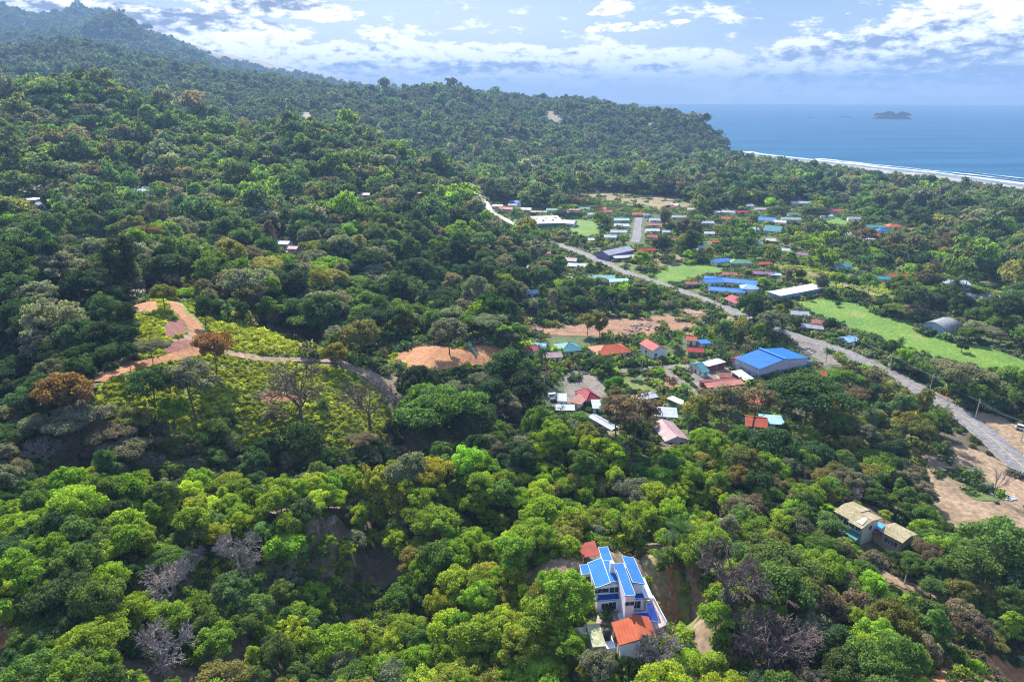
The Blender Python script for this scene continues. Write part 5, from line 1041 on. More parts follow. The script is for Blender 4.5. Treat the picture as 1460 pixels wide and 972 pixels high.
# ---- rubble, pipes, canopies
ROCK=mat('rock',(.42,.42,.44),(.28,.28,.3),scale=1,rough=.95); DROCK=mat('dark_rock',(.05,.055,.06),(.03,.035,.04),scale=.05,rough=.95)
def rubble(name,pts,n,s,m,label,cat='rubble'):
    rr=random.Random(len(pts)+n); P=np.array(pw(pts)); x0,y0=P.min(0);x1,y1=P.max(0); mb=MB(); k=0
    while k<n:
        x,y=rr.uniform(x0,x1),rr.uniform(y0,y1)
        if not pip(np.array([x]),np.array([y]),P)[0]: continue
        k+=1; r=s*rr.uniform(.5,1.3); g=float(H(x,y)); q=[(x+r*math.cos(a)*rr.uniform(.7,1.2),y+r*math.sin(a)*rr.uniform(.7,1.2)) for a in np.linspace(0,6.28,6)[:-1]]; mb.prism(q,g-.2,[g+r*rr.uniform(.5,1.1) for _ in q])
    o=mb.build(name,m); tag(o,label,cat,kind='stuff'); return o
rubble('rubble_heap',[(1402,697),(1415,699),(1435,705),(1450,711),(1440,715),(1420,708),(1405,703)],150,.5,ROCK,'heap of pale grey rubble at the edge of the dirt lot')
rubble('rubble_heap',[(1142,500),(1152,496),(1166,501),(1160,508),(1146,506)],70,.6,mat('dark_scrap',(.12,.12,.13)),'dark heap of tyres and scrap behind the blue-roofed warehouse')
rubble('rubble_heap',[(925,542),(935,545),(945,555),(935,556)],60,.5,ROCK,'pale rubble on the empty plot beside the side street')
rubble('brush_heap',[(888,470),(900,462),(925,461),(940,468),(930,473),(900,475)],70,.9,mat('dry_brush',(.25,.17,.13)),'brown brush heaps on the cleared building plot','brush pile')
x,y,g=hit(1446,939); o=empty('long_trough',(x,y,g),math.radians(-24)); tag(o,'long grey timber sided trough lying on the cleared bank','trough'); mb=MB(); mb.box(-4.5,4.5,-.8,.8,-.3,.9); mb.build('side_wall',mat('old_timber',(.3,.25,.18),(.2,.18,.12),scale=1),o); mb=MB(); mb.box(-4.3,4.3,-.6,.6,.9,.96); mb.build('lid',mat('old_sheet',(.35,.36,.38)),o)
# ---- islands
def island(px,py,wpx,hpx,label,name='island',seed=1,trees=True):
    x,y=unz(px,py,-1); D=math.hypot(x,y); w=wpx*D/FPX; h=hpx*D/FPX; r=np.random.default_rng(seed); n,mr=64,14
    th=np.linspace(0,2*math.pi,n+1)[:-1]; V=[];az=math.atan2(x,y); c,s_=math.cos(-az),math.sin(-az)
    for j in range(mr+1):
        f=j/mr
        for t in th:
            a=math.cos(t)*(1-f);b=math.sin(t)*(1-f); X=a*w/2;Y=b*w*.22; prof=min(1,f*2.6)**.6; bump=(.55+.45*math.exp(-((a+.15)/.2)**2)+.35*math.exp(-((a-.5)/.18)**2)-.1*math.exp(-((a-.15)/.12)**2)) if trees else 1
            hh=h*prof*bump*(.8+.5*float(fbm(np.array([X/40+seed]),np.array([Y/40+f]),3)[0])) if j else -4
            V.append((X*c-Y*s_,X*s_+Y*c,hh))
    F=[[j*n+i,j*n+(i+1)%n,(j+1)*n+(i+1)%n,(j+1)*n+i] for j in range(mr) for i in range(n)]
    me=npmesh(name,np.array(V),np.array(F),[DROCK]); o=bpy.data.objects.new(name,me); COL.objects.link(o); o.location=(x,y,-1); tag(o,label,'island' if trees else 'rock')
    return (x,y,w,h,c,s_,az)
ISL=island(1271,170,45,7.5,'wooded rocky island out at sea',seed=3)
island(1245,168.5,8,.9,'flat rocks just left of the wooded island',name='sea_rock',seed=5,trees=False); island(1205,167.5,14,1.2,'low rocks farther left of the wooded island',name='sea_rock',seed=6,trees=False); island(1155,168,9,1.0,'leftmost low rock out at sea',name='sea_rock',seed=7,trees=False)
# ---------------------------------------------------------------- hand-placed plants
TINT={'bright':(.215,.32,.035),'lime':(.30,.38,.035),'mid':(.125,.195,.048),'dark':(.07,.12,.048),'deep':(.048,.078,.036),'grey':(.19,.19,.135),'brown':(.20,.155,.11),'olive':(.22,.205,.06),'yellow':(.26,.28,.04),'rust':(.28,.15,.06),'pink':(.5,.03,.10)}
NAMES={'bright':'bright green','lime':'lime green','mid':'green','dark':'dark green','deep':'very dark green','grey':'grey-green','brown':'brownish','olive':'olive green','yellow':'yellow-green','rust':'rust brown'}
def place_tree(form,x,y,z,s,rz,col,label,name='broadleaf_tree',cat='tree',group=None,zs=None,parts=('crown','trunk'),cm=None):
    o=empty(name,(x,y,z),rz); o.scale=(s,s,zs or s); tag(o,label,cat,group)
    for p in parts:
        c=bpy.data.objects.new(p,form[p]); COL.objects.link(c); c.parent=o; c.color=(*col,1)
    return o
HAND=[]   # occupied positions
def TP(px,py,kind,s,colr,label,h=None,form=None,name='broadleaf_tree',cat='tree',group=None):
    """crown centre pixel; solves the base on the ground below it"""
    f=FORMS[form] if form is not None else next(q for q in FORMS if q['kind']==kind)
    s_=s; ch=f['h']*.62*s_; x,y,g=hit(px,py,ch)
    HAND.append((x,y,f['rad']*s_)); r=random.Random(int(px*7+py)); c=tuple(v*r.uniform(.92,1.08) for v in (TINT[colr] if isinstance(colr,str) else colr))
    return place_tree(f,x,y,g-.1,s_,r.uniform(0,6.28),c,label,name,cat,group)
def PALM(px,py,i,s,label,col=(.06,.12,.035)):
    f=PALMS[i]; x,y,g=hit(px,py,f['h']*s*.85)
    HAND.append((x,y,f['rad']*s*.7)); return place_tree(f,x,y,g-.1,s,px*.37,col,label,'palm_tree','palm')
BARES=[]
for i,(h,sp,lv,m_) in enumerate([(13,1.25,5,DARKBARE),(8,1.1,5,BAREBARK),(9,1.15,5,DARKBARE),(11,.5,3,BAREBARK)]):
    b,t=bare_mesh(500+i,h,sp,lv,m_,r0=.32 if i<3 else .2,up=.3 if i<3 else .8); BARES.append(dict(crown=b,trunk=t,h=h))
def BARE(px,py,i,s,label,base=None):
    f=BARES[i]; x,y,g=hit(px,py,f['h']*s*1.15*.65)
    s*=1.15; HAND.append((x,y,6.8*s if y<170 else 4*s)); o=empty('bare_tree',(x,y,g-.1),px*.3); o.scale=(s,s,s); tag(o,label,'bare tree')
    for p,k in(('branches','crown'),('trunk','trunk')): c=bpy.data.objects.new(p,f[k]); COL.objects.link(c); c.parent=o
    return o
BARE(424,546,0,1.5,'large leafless tree with a dark trunk on the grassy knoll slope'); BARE(524,565,0,1.2,'leafless tree right of the largest one, beside the path'); BARE(1040,808,2,1.25,'brown leafless tree left of the pale track'); BARE(1106,905,2,1.3,'brown leafless thicket-like tree near the bottom edge')
BARE(938,922,1,.85,'pale lilac leafless tree overhanging the pavilion roof'); BARE(338,785,1,1.15,'pale leafless tree among bright crowns on the near hill'); BARE(240,826,1,1.1,'low silvery leafless tree left of the near hill middle'); BARE(1424,682,3,.85,'slim leafless tree standing on the dirt lot'); BARE(232,918,1,1.1,'white-limbed leafless tree near the bottom left'); BARE(275,790,1,.55,'small silvery leafless tree between bright crowns'); BARE(1240,862,1,.5,'small grey leafless tree below the hill road'); BARE(622,905,1,.5,'small pale leafless tree near the bottom middle'); BARE(225,660,1,.6,'grey leafless tree in the hollow behind the near hill'); BARE(330,958,1,.5,'small lilac leafless tree at the bottom edge')
PALM(773,500,1,.9,'tall feather palm beside the teal-roofed house'); PALM(612,612,2,1.05,'big dark feather palm in the hollow behind the near hill',(.045,.09,.03)); PALM(547,650,3,1.1,'dark feather palm second from the left in the hollow',(.045,.09,.03)); PALM(510,655,3,1.0,'dark feather palm at the left end of the hollow palms',(.045,.09,.03)); PALM(580,672,3,.9,'feather palm low in the hollow between darker palms',(.05,.1,.03)); PALM(645,640,3,.9,'feather palm right of the biggest hollow palm',(.05,.1,.03)); PALM(565,605,3,.8,'feather palm just behind the biggest hollow palm',(.05,.1,.03))
PALM(972,757,2,.95,'pale green feather palm above the villa bank'); PALM(943,792,3,.5,'small palm between the villa and the grassy bank'); PALM(1300,765,3,.5,'low palm right of the mossy-roofed houses'); PALM(1280,620,2,.8,'dark palm among the trees by the road'); PALM(1240,598,2,.8,'palm in the tree belt below the airstrip',(.05,.1,.03)); PALM(390,625,3,.6,'small palm at the foot of the bare tree slope'); PALM(462,572,3,.55,'small palm on the knoll slope right of the largest bare tree'); PALM(546,500,2,.55,'brown-fringed palm at the left of the earth pad',(.15,.12,.06)); PALM(750,545,2,.8,'palm in the dark trees left of the courtyard'); PALM(732,560,2,.7,'leaning palm under the dark trees left of the courtyard'); PALM(1005,470,1,.6,'palm behind the gravel yard'); PALM(1180,500,1,.6,'banana-like palm at the end of the warehouse'); PALM(1083,548,3,.5,'banana clump at the warehouse corner'); PALM(1285,485,2,.6,'palm beside the airstrip nearest the hangar'); PALM(1300,600,3,.6,'palm over the road verge')
for k,(x,y) in enumerate([(733,300),(738,304),(744,309),(748,313),(741,315),(730,312)]): PALM(x,y,0,.8,'slim street palm beside the market road, %s from the left'%['second','third','fifth','sixth','fourth','first'][k])
TP(215,555,'airy',1.2,'dark','dark slender tree on the left of the grassy slope'); TP(246,588,'round',.9,'bright','bright green tree low on the grassy slope'); TP(190,602,'round',.9,'olive','olive tree at the lower left foot of the slope'); TP(392,598,'airy',.8,'grey','silvery tree low on the slope left of the largest bare tree'); TP(330,598,'upright',.6,'dark','thin dark column-like tree in the middle of the slope'); TP(427,632,'round',1.3,'mid','round green tree at the foot of the slope below the largest bare tree'); TP(110,606,'spreading',1.0,'grey','wide grey thinly leaved tree left of the grassy slope'); TP(165,622,'spreading',.8,'brown','wide brownish tree at the left in the hollow')
BARE(270,738,1,.6,'small pale leafless tree near the crest at the left'); BARE(1215,700,1,.7,'grey leafless tree above the mossy-roofed houses'); BARE(885,640,1,.6,'grey leafless tree at the crest below the silver shed'); BARE(60,640,1,.9,'grey leafless tree at the far left of the hollow'); BARE(470,745,1,.5,'tiny pale leafless tree in the bright canopy of the near hill')
TP(305,500,'round',1.15,'rust','rust brown tree at the bend of the dirt track',form=1); TP(272,552,'airy',1.55,'grey','silvery grey-green tree on the slope below the dirt track',form=5); TP(513,484,'round',1.45,(.24,.2,.07),'tan-leaved round tree at the left of the earth pads',form=2); TP(478,506,'round',0.9,(.24,.19,.05),'small ochre tree beside the tan-leaved round tree')
TP(290,440,'upright',0.95,'dark','slender tree on a tall bare trunk above the dirt track'); TP(232,422,'round',0.9,'olive','small olive tree at the top of the dirt track'); TP(180,452,'upright',0.9,'deep','dark vine-covered stump at the left of the knoll'); TP(95,565,'round',1.3,'rust','rusty brown tree left of the grassy slope'); TP(215,500,'spreading',0.7,'grey','low grey-green tree under the cut bank')
TP(622,592,'spreading',1.9,'mid','broad spreading green tree below the earth pads',form=8); TP(672,605,'spreading',1.3,'dark','spreading dark tree at the right of the broadest one',form=9); TP(640,478,'round',1.5,'grey','round grey-green tree behind the earth pads'); TP(597,541,'round',1.1,'deep','dark bush-like tree in front of the earth pad',form=14 if len(FORMS)>14 else 0); TP(566,530,'airy',.8,'grey','tall thin grey tree at the left foot of the earth pad')
TP(725,530,'round',1.8,'dark','large dark tree right of the earth pads'); TP(745,560,'round',1.7,'deep','very dark large tree left of the courtyard'); TP(700,570,'round',1.5,'deep','very dark tree between the spreading tree and the courtyard')
TP(838,462,'round',1.15,'olive','olive bamboo clump left in the dirt plot'); TP(856,461,'upright',1.2,'olive','olive bamboo clump right in the dirt plot'); TP(878,551,'bushy',1.3,(.09,.2,.02),'vivid green round mango tree by the side street'); TP(868,531,'bushy',.8,'mid','small green tree left of the vivid green one'); TP(905,533,'bushy',.8,'dark','small dark tree right of the vivid green one')
TP(1150,575,'spreading',2.2,'dark','huge round dark green tree below the warehouse',form=9); TP(1105,640,'round',1.4,'dark','dark tree under the huge round one'); TP(1075,585,'airy',1.8,'brown','tall brown-grey tree below the yard',form=6); TP(1030,585,'airy',1.7,'brown','tall brownish tree left of the taller one',form=7); TP(1000,590,'airy',1.4,'olive','olive tree at the left of the brown trees'); TP(905,600,'airy',1.6,'brown','tall brown tree beside the silver shed',form=6); TP(880,595,'airy',1.3,'grey','grey-green tree in front of the silver shed')
TP(1370,540,'spreading',1.5,(.2,.2,.13),'pale grey spreading tree beside the road at the right',form=8); TP(1076,440,'round',1.9,'dark','dark round tree between road and red chalet'); TP(1100,462,'round',1.5,'grey','pale grey-green tree on the roadside right of the dark one'); TP(1185,465,'round',0.9,'deep','dark tree between the roadside shacks'); TP(1383,478,'bushy',1.3,'mid','lone green tree on the airstrip'); TP(1372,495,'bushy',.8,'deep','dark bush at the airstrip edge'); TP(1155,425,'bushy',.6,'deep','dark bush at the left end of the airstrip'); TP(1195,434,'bushy',.5,'dark','low bush on the airstrip grass')
TP(914,370,'round',1.3,'lime','yellow-green tree in the dry lot by the school'); TP(902,372,'bushy',.6,'olive','olive bush left of the dry lot tree'); TP(945,352,'round',1.7,'deep','large dark tree by the dry lot'); TP(985,345,'upright',1.8,'dark','tall dark tree in the village'); TP(975,325,'upright',1.7,'brown','tall brown tree in the village'); TP(992,328,'upright',1.7,'grey','tall grey tree with bare trunk in the village')
TP(1165,308,'spreading',1.7,'deep','large dark spreading tree left of the garden lawn'); TP(1290,345,'spreading',1.7,'brown','wide purple-brown tree in the far woods'); TP(1236,340,'airy',1.7,'brown','brown leafless-looking tree in the far woods'); TP(1355,348,'airy',1.9,'brown','broad brown tree far at the right'); TP(1350,360,'round',1.2,'rust','rusty tree far at the right'); TP(1345,325,'spreading',1.0,'lime','lime flat-topped tree far at the right')
TP(1246,792,'bushy',.35,'pink','crimson flowering bush below the mossy-roofed house',name='flowering_bush',cat='bush'); TP(937,862,'bushy',.25,(.5,.28,.02),'orange flowering shrub beside the pool',name='flowering_bush',cat='bush'); TP(1262,735,'bushy',.5,'lime','bright lime bush behind the mossy roofs',name='garden_bush',cat='bush'); TP(863,880,'bushy',.35,'mid','small green bush between the villa and the shed',name='garden_bush',cat='bush'); TP(868,868,'bushy',.3,'dark','small dark bush against the villa wall',name='garden_bush',cat='bush')
TP(948,770,'bushy',.75,'bright','bright green vine-draped bush above the bank',name='garden_bush',cat='bush'); TP(955,795,'bushy',.7,'mid','green bush on the bank right of the villa',name='garden_bush',cat='bush')
TP(1022,880,'bushy',.8,'bright','bright green bush at the right edge of the pale track',name='garden_bush',cat='bush'); TP(1418,790,'round',1.5,'mid','big round green tree in the lower right corner area',form=3); TP(1385,815,'round',1.15,'mid','green tree left of the big round one at the lower right',form=1); TP(1445,840,'round',1.2,'dark','dark tree under the big round one at the lower right'); TP(1105,815,'spreading',1.05,'mid','large domed green tree right of the brown leafless one',form=9); TP(1110,845,'round',1.1,'mid','round green tree just below the large domed one')
TP(775,885,'round',.95,'bright','bright green tree left of the villa',form=0); TP(805,850,'round',.85,'bright','bright green tree touching the villa wall',form=3); TP(820,865,'airy',.6,'bright','small bright tree in front of the villa wall')
# ---------------------------------------------------------------- the woods
def visible(x,y,top,slack):
    """terrain horizon test, in az/log-d grid"""
    return bil(HOR,x,y)<(H(x,y)+top-CAMZ)/np.hypot(x,y)+slack
treeh=np.where((CD>60)&(RR>330),6.0,1.0)
EL=(Z+treeh-CAMZ)/DD; HOR=np.maximum.accumulate(EL,axis=0); HOR=np.vstack([np.full((1,HOR.shape[1]),-9),HOR[:-1]])
HOR2=np.maximum.accumulate((Z+np.where(RR>900,3,0)-CAMZ)/DD,axis=0); HOR2=np.vstack([np.full((1,HOR.shape[1]),-9),HOR2[:-1]])
def visible2(x,y,top,slack): return bil(HOR2,x,y)<(H(x,y)+top-CAMZ)/np.hypot(x,y)+slack
def cand(r0,r1,sp,seed,amin=-44,amax=44):
    r=np.random.default_rng(seed); n=int(2*r1/sp)+2; gx,gy=np.meshgrid(np.arange(-r1,r1,sp),np.arange(0,r1,sp*.87)); gx=gx+(np.arange(gx.shape[0])%2)[:,None]*sp*.5
    x=gx.ravel()+r.uniform(-.36,.36,gx.size)*sp; y=gy.ravel()+r.uniform(-.36,.36,gx.size)*sp
    d=np.hypot(x,y); az=np.degrees(np.arctan2(x,y)); k=(d>=r0)&(d<r1)&(az>amin)&(az<amax); return x[k],y[k]
PT=[]
def zone_tint(x,y,px,py,d,r):
    n=len(x); o=np.zeros((n,3)); nz=fbm(x/60+5,y/60+2,3)*2; u=r.random(n)+nz*.35
    near=(py>650)&(d<215); nearl=near&(px>60)
    names=list(TINT); 
    def pick(mask,pal):
        ks=list(pal); w=np.array([pal[k] for k in ks],float); w=np.cumsum(w/w.sum()); i=np.searchsorted(w,np.clip(u,0,.9999)); o[mask]=np.array([TINT[k] for k in ks])[np.clip(i[mask],0,len(ks)-1)]; 
        nm[mask]=np.array(ks)[np.clip(i[mask],0,len(ks)-1)]
    nm=np.array(['mid']*n,dtype=object)
    pick(np.ones(n,bool),{'deep':.14,'dark':.28,'mid':.22,'grey':.18,'olive':.07,'brown':.06,'bright':.05})
    town=look(TOWN,px,py); pick(town,{'deep':.12,'dark':.3,'mid':.25,'grey':.1,'olive':.13,'brown':.06,'bright':.07})
    pick(near,{'dark':.04,'mid':.14,'bright':.46,'lime':.26,'grey':.04,'olive':.04,'yellow':.02})
    pick(near&(px>1040),{'dark':.2,'mid':.34,'bright':.2,'grey':.08,'olive':.12,'brown':.06}); pick(near&(px<520)&(py>820),{'dark':.12,'mid':.26,'bright':.34,'lime':.1,'grey':.07,'olive':.08,'yellow':.03})
    pick((py>560)&(py<=665)&(px>1150)&(px<1350),{'dark':.22,'mid':.2,'olive':.45,'brown':.1,'grey':.05})
    pick((py>570)&(py<720)&(px<420)&(d>150),{'dark':.25,'mid':.2,'grey':.3,'brown':.14,'olive':.1}); pick((py>590)&(py<690)&(px>=420)&(px<760)&(d>170),{'deep':.3,'dark':.3,'mid':.12,'grey':.14,'brown':.14})
    pick((px<230)&(py>395)&(py<600),{'deep':.5,'dark':.35,'grey':.15})  # shade of the valley left of the knoll put into leaf colours
    q=(np.clip((d-330)/450,0,1)*.32*(1-.5*town))[:,None]; o=(o*(1-q)+q*np.array([.13,.165,.10])); o=o*(1+.18*np.clip((d-260)/100,0,1))[:,None]; q=(np.clip((d-900)/900,0,1)*.6)[:,None]; o=o*(1-q)+q*np.array([.085,.115,.085])  # leaf colours lifted to brighten dim mid slopes, then greyed with distance
    f=np.exp(r.normal(size=(n,1))*.16)*(1+r.normal(size=(n,3))*.06); return np.clip(o*f,.005,.6),nm
r=np.random.default_rng(77)
rings=[(236,1300,5.9,1,.5),(62,235,4.5,0,.55),(235,520,8.6,1,1.1),(520,980,9.8,1,1.25),(980,1500,9.8,2,1.1),(1500,2700,10.5,2,1.12),(2700,3500,13,2,1.45),(3500,5000,15,2,1.6)]
ALL=[]
for (r0,r1,sp,lod,sc) in rings:
    x,y=cand(r0,r1,sp,int(r0)); z=H(x,y); d=np.hypot(x,y); n=len(x)
    s=sc*np.exp(r.normal(size=n)*(.2 if r0<200 else .3))*(1+.35*fbm(x/90,y/90,2) if r0>=235 else 1)
    if lod==0:
        W_=np.array([{'round':5,'airy':3.2,'spreading':1.3,'upright':1.2,'bushy':.8}[f['kind']] for f in FORMS],float); ix=r.choice(L0,n,p=W_/W_.sum())
    elif lod==1: ix=r.choice(L0 if r0==235 else L1,n)
    else: ix=r.choice(L2,n)
    rad_=np.array([q[1] for q in MASS])[ix]*.92
    if r0==235: qx,_,_=proj(x,y,z); s=np.where((qx>780)&(d<430),np.minimum(s,.95),np.minimum(s,1.7))
    k=(z>-3)|(d>2500); cdv=bil(CD,x,y); k&=cdv>14
    HF=13.0 if lod==0 else 10.5; th=HF*s; px,py,f=proj(x,y,z); tx,ty,_=proj(x,y,z+th)
    k&=(px>-110)&(px<W0+110)&(ty<H0+40)&(py>0)
    rpx=rad_*s*FPX/np.hypot(d,CAMZ)
    town=look(TOWN,px,py)&(d<1300)&(d>240); s=np.where(town,s*r.uniform(.45,.85,n),s); th=HF*s; tx,ty,_=proj(x,y,z+th); rpx=rad_*s*FPX/np.hypot(d,CAMZ)
    k&=~(town&(r.random(n)<.10))
    if r0==236: k&=town&(fbm(x/25+8,y/25,3)>-.13)
    bad=np.zeros(n,bool)
    for (fx,fz) in (((0,0),(0,.35)) if r0==236 else ((0,0),(0,.5),(0,1),(-.8,.6),(.8,.6))): bad|=look(KEEP,px*(1-fz)+tx*fz+fx*rpx,py*(1-fz)+ty*fz)
    # half-size retry beside clearings
    small=bad&(d<700); s2=np.where(small,s*.45,s); th2=HF*s2; qx,qy,_=proj(x,y,z+th2); r2=rad_*s2*FPX/np.hypot(d,CAMZ); bad2=np.zeros(n,bool)
    for (fx,fz) in ((0,0),(0,.5),(0,1),(-.8,.6),(.8,.6)): bad2|=look(KEEP,px*(1-fz)+qx*fz+fx*r2,py*(1-fz)+qy*fz)
    s=np.where(small,s2,s); k&=~bad2
    for hx,hy,hr in HAND: k&=np.hypot(x-hx,y-hy)>(hr*.72+1.8*s)
    k&=~((px>130)&(px<720)&(py>430)&(py<640)&(d<300)&(d>195)&(s>1.15))
    # open slopes keep only a few trees
    op=look(SLOPEM,px,py) if 'SLOPEM' in globals() else np.zeros(n,bool); k&=~op
    # dark gap on the near hill
    gap=((px-525)/52)**2+((py-880)/95)**2<1; k&=~(gap&(d<200)&(r.random(n)<.85))
    k&=(HOR_ok:=visible(x,y,th*1.4,.012 if d.mean()<600 else .004))
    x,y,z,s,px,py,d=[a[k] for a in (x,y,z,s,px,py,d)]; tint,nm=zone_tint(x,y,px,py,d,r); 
    n=len(x); u=r.random(n); ix=ix[k]
    if lod==1: ix=np.where(u<.03+.10*(look(TOWN,px,py)),r.choice(LP,n),ix)
    if 0<lod<=1: ix=np.where((u>.975),r.choice(LB,n),ix)
    if lod==2 and r0==980:  # palms by the beach
        nb=bil(CD,x,y)<110; ix=np.where(nb&(u<.55),r.choice(LP,n),ix); tint[nb]*=.8
    ALL.append((x,y,z,s,ix,tint,nm,px,py,d,np.full(n,lod)))
    print('ring',r0,len(x))
AX=[np.concatenate([a[i] for a in ALL]) for i in range(11)]
x,y,z,s,ix,tint,nm,px,py,d,lod=AX
# individuals: those of the nearest ring that show largest in the frame
size=s*np.array([MASS[i][1] for i in ix])/np.hypot(d,CAMZ-z)
_,tyy,_=proj(x,y,z+7*s); inside=(px>-8)&(px<W0+8)&(tyy<H0-6)&(lod==0)&(d<235)
# occlusion estimate against nearer trees' tops
NI=225
order=np.argsort(-np.where(inside,size,0)); ind=order[:NI]; ind=ind[inside[ind]]
indmask=np.zeros(len(x),bool); indmask[ind]=True
LM=[(880,828,'the blue-roofed villa'),(888,905,'the orange-tiled pavilion'),(1248,748,'the mossy-roofed houses'),(1040,812,'the brown leafless tree by the pale track'),(1106,915,'the brown leafless tree at the bottom edge'),(1003,885,'the pale dirt track'),(1300,838,'the hill road'),(1400,945,'the cleared bank'),(1390,710,'the dirt lot'),(1150,575,'the huge round dark tree'),(525,860,'the dark gap in the near wood'),(338,788,'the pale leafless tree on the near hill'),(240,830,'the silvery leafless tree'),(232,925,'the white-limbed leafless tree'),(424,560,'the largest leafless tree'),(585,650,'the hollow palms'),(95,575,'the rusty tree at the left'),(800,815,'the villa forecourt'),(960,612,'the pink-roofed house'),(972,757,'the pale green palm'),(225,660,'the grey leafless tree in the hollow'),(1424,682,'the slim leafless tree'),(622,905,'the small pale leafless tree'),(730,655,'the crest of the near hill')]
ORD=['nearest to','second nearest to','third nearest to','fourth nearest to','fifth nearest to','sixth nearest to','seventh nearest to','eighth nearest to','ninth nearest to','tenth nearest to']
cnt={}
keyd=[]
for i in ind:
    cx,cy,_=proj(x[i],y[i],z[i]+6*s[i]); dd=[(math.hypot(cx-a,(cy-b)*1.15),j) for j,(a,b,_) in enumerate(LM)]; dd.sort(); D0,j=dd[0]; a,b,_=LM[j]
    rel='left of' if cx<a-abs(cy-b)*.8 else 'right of' if cx>a+abs(cy-b)*.8 else 'behind' if cy<b else 'in front of'
    keyd.append((D0,i,j,rel))
keyd.sort()
for D0,i,j,rel in keyd:
    f=FORMS[ix[i]]; shp={'round':'round-crowned','airy':'loose-crowned','spreading':'flat-crowned','upright':'narrow','bushy':'low bushy'}[f['kind']]
    cn=NAMES.get(nm[i],'green'); key=(cn,shp,rel,j); k=cnt.get(key,0); cnt[key]=k+1
    lab=f"{cn} {shp} tree {rel} {LM[j][2]}"
    if k==0: pass
    elif k<len(ORD): lab=f"{cn} {shp} tree {rel} {LM[j][2]}, {['nearest','second','third','fourth','fifth','sixth','seventh','eighth','ninth','tenth'][k]} one"
    if len(lab.split())>16: lab=lab.replace(' tree ',' ',1) if 'tree' in LM[j][2] else lab.replace('low ','',1)
    o=place_tree(f,float(x[i]),float(y[i]),float(z[i])-.1,float(s[i]),float(r.uniform(0,6.28)),tuple(float(v) for v in tint[i]),lab,group='trees of the near hill'); o.scale=(s[i]*r.uniform(.85,1.15),s[i]*r.uniform(.85,1.15),s[i]*r.uniform(.9,1.45))
m=~indmask; n=int(m.sum()); rzs=r.uniform(0,6.28,n); ss=s[m][:,None]*np.c_[r.uniform(.8,1.2,n),r.uniform(.8,1.2,n),r.uniform(.8,1.35,n)]
FC=form_col('tree_forms',[q[0] for q in MASS])
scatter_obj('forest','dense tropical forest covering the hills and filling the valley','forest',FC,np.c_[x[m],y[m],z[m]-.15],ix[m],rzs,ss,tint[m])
print('forest',n,'individuals',len(ind))
# ---- undergrowth and shrubs
def shrub(seed,size,nc,per,rx,rz,rc):
    V,F,var,C=mk_crown(seed,size,nclump=nc,per=per,rx=rx,rz=rz,rc=rc,cz=rz*.6,shape='dome',flat=.8); return mass_form('shrub_form',V,F,var)
SH=[shrub(700+i,.34,7,34,1.0,.7,.7) for i in range(4)]+[shrub(720+i,.7,6,14,1.4,1.0,1.0) for i in range(3)]
SC_=form_col('shrub_forms',SH)
X=[];TT=[];SS=[];II=[]
for (r0,r1,sp,big,prob) in [(60,240,2.3,0,1.0),(170,330,1.3,0,1),(240,620,3.1,1,1),(620,1250,4.6,1,1)]:
    x,y=cand(r0,r1,sp,int(r0)+5); z=H(x,y); d=np.hypot(x,y); px,py,_=proj(x,y,z); n=len(x); tx,ty,_=proj(x,y,z+1.5)
    k=(px>-20)&(px<W0+20)&(py<H0+20)&(bil(CD,x,y)>25)&visible2(x,y,3,.004)
    sl_=look(SLOPEM,px,py)
    if r0==60: k&=(d<200)&~(sl_&(d>170))&(fbm(x/14,y/14,3)>-.12)
    elif r0==170: k&=(sl_|((fbm(x/20,y/20,3)>-.02)&(d>200)&(r.random(n)<.15)))
    else: k&=(fbm(x/30+3,y/30,3)>-.10)|sl_
    dm=look(DIRTM,px,py); k&=~look(NOUND,px,py)&~(look(KEEP,tx,ty)&~sl_&~dm&(d<235))&~(dm&(fbm(x/7+2,y/7,3)<.06))
    sl_=sl_[k]; x,y,z,d,px,py=[a[k] for a in(x,y,z,d,px,py)]; n=len(x)
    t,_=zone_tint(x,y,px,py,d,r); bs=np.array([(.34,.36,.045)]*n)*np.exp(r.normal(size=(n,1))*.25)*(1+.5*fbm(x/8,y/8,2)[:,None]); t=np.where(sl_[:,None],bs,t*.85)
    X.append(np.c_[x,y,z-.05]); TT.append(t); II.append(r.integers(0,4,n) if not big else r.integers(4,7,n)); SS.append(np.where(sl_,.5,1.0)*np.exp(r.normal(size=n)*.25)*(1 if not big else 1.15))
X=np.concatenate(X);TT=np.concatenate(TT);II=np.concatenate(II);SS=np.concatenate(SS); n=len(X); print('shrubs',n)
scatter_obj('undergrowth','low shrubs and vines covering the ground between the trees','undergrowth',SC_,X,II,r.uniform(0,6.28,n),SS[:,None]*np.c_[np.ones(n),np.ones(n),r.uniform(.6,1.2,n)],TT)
# island trees
x0,y0,w,h,c,s_,az=ISL; rr=np.random.default_rng(9); n=150; a=rr.uniform(-.8,.8,n); b=rr.uniform(-.6,.6,n); X_=a*w/2; Y_=b*w*.22; bump=.55+.45*np.exp(-((a+.15)/.2)**2)+.35*np.exp(-((a-.5)/.18)**2)-.1*np.exp(-((a-.15)/.12)**2); zz=h*.8*bump*(1-np.abs(b)*.5)
scatter_obj('island_woods','dark trees covering the sea island','trees',FC,np.c_[x0+X_*c-Y_*s_,y0+X_*s_+Y_*c,zz-4],rr.choice(L2,n),rr.uniform(0,6,n),np.full((n,3),1.9),np.array([(.03,.05,.03)]*n))
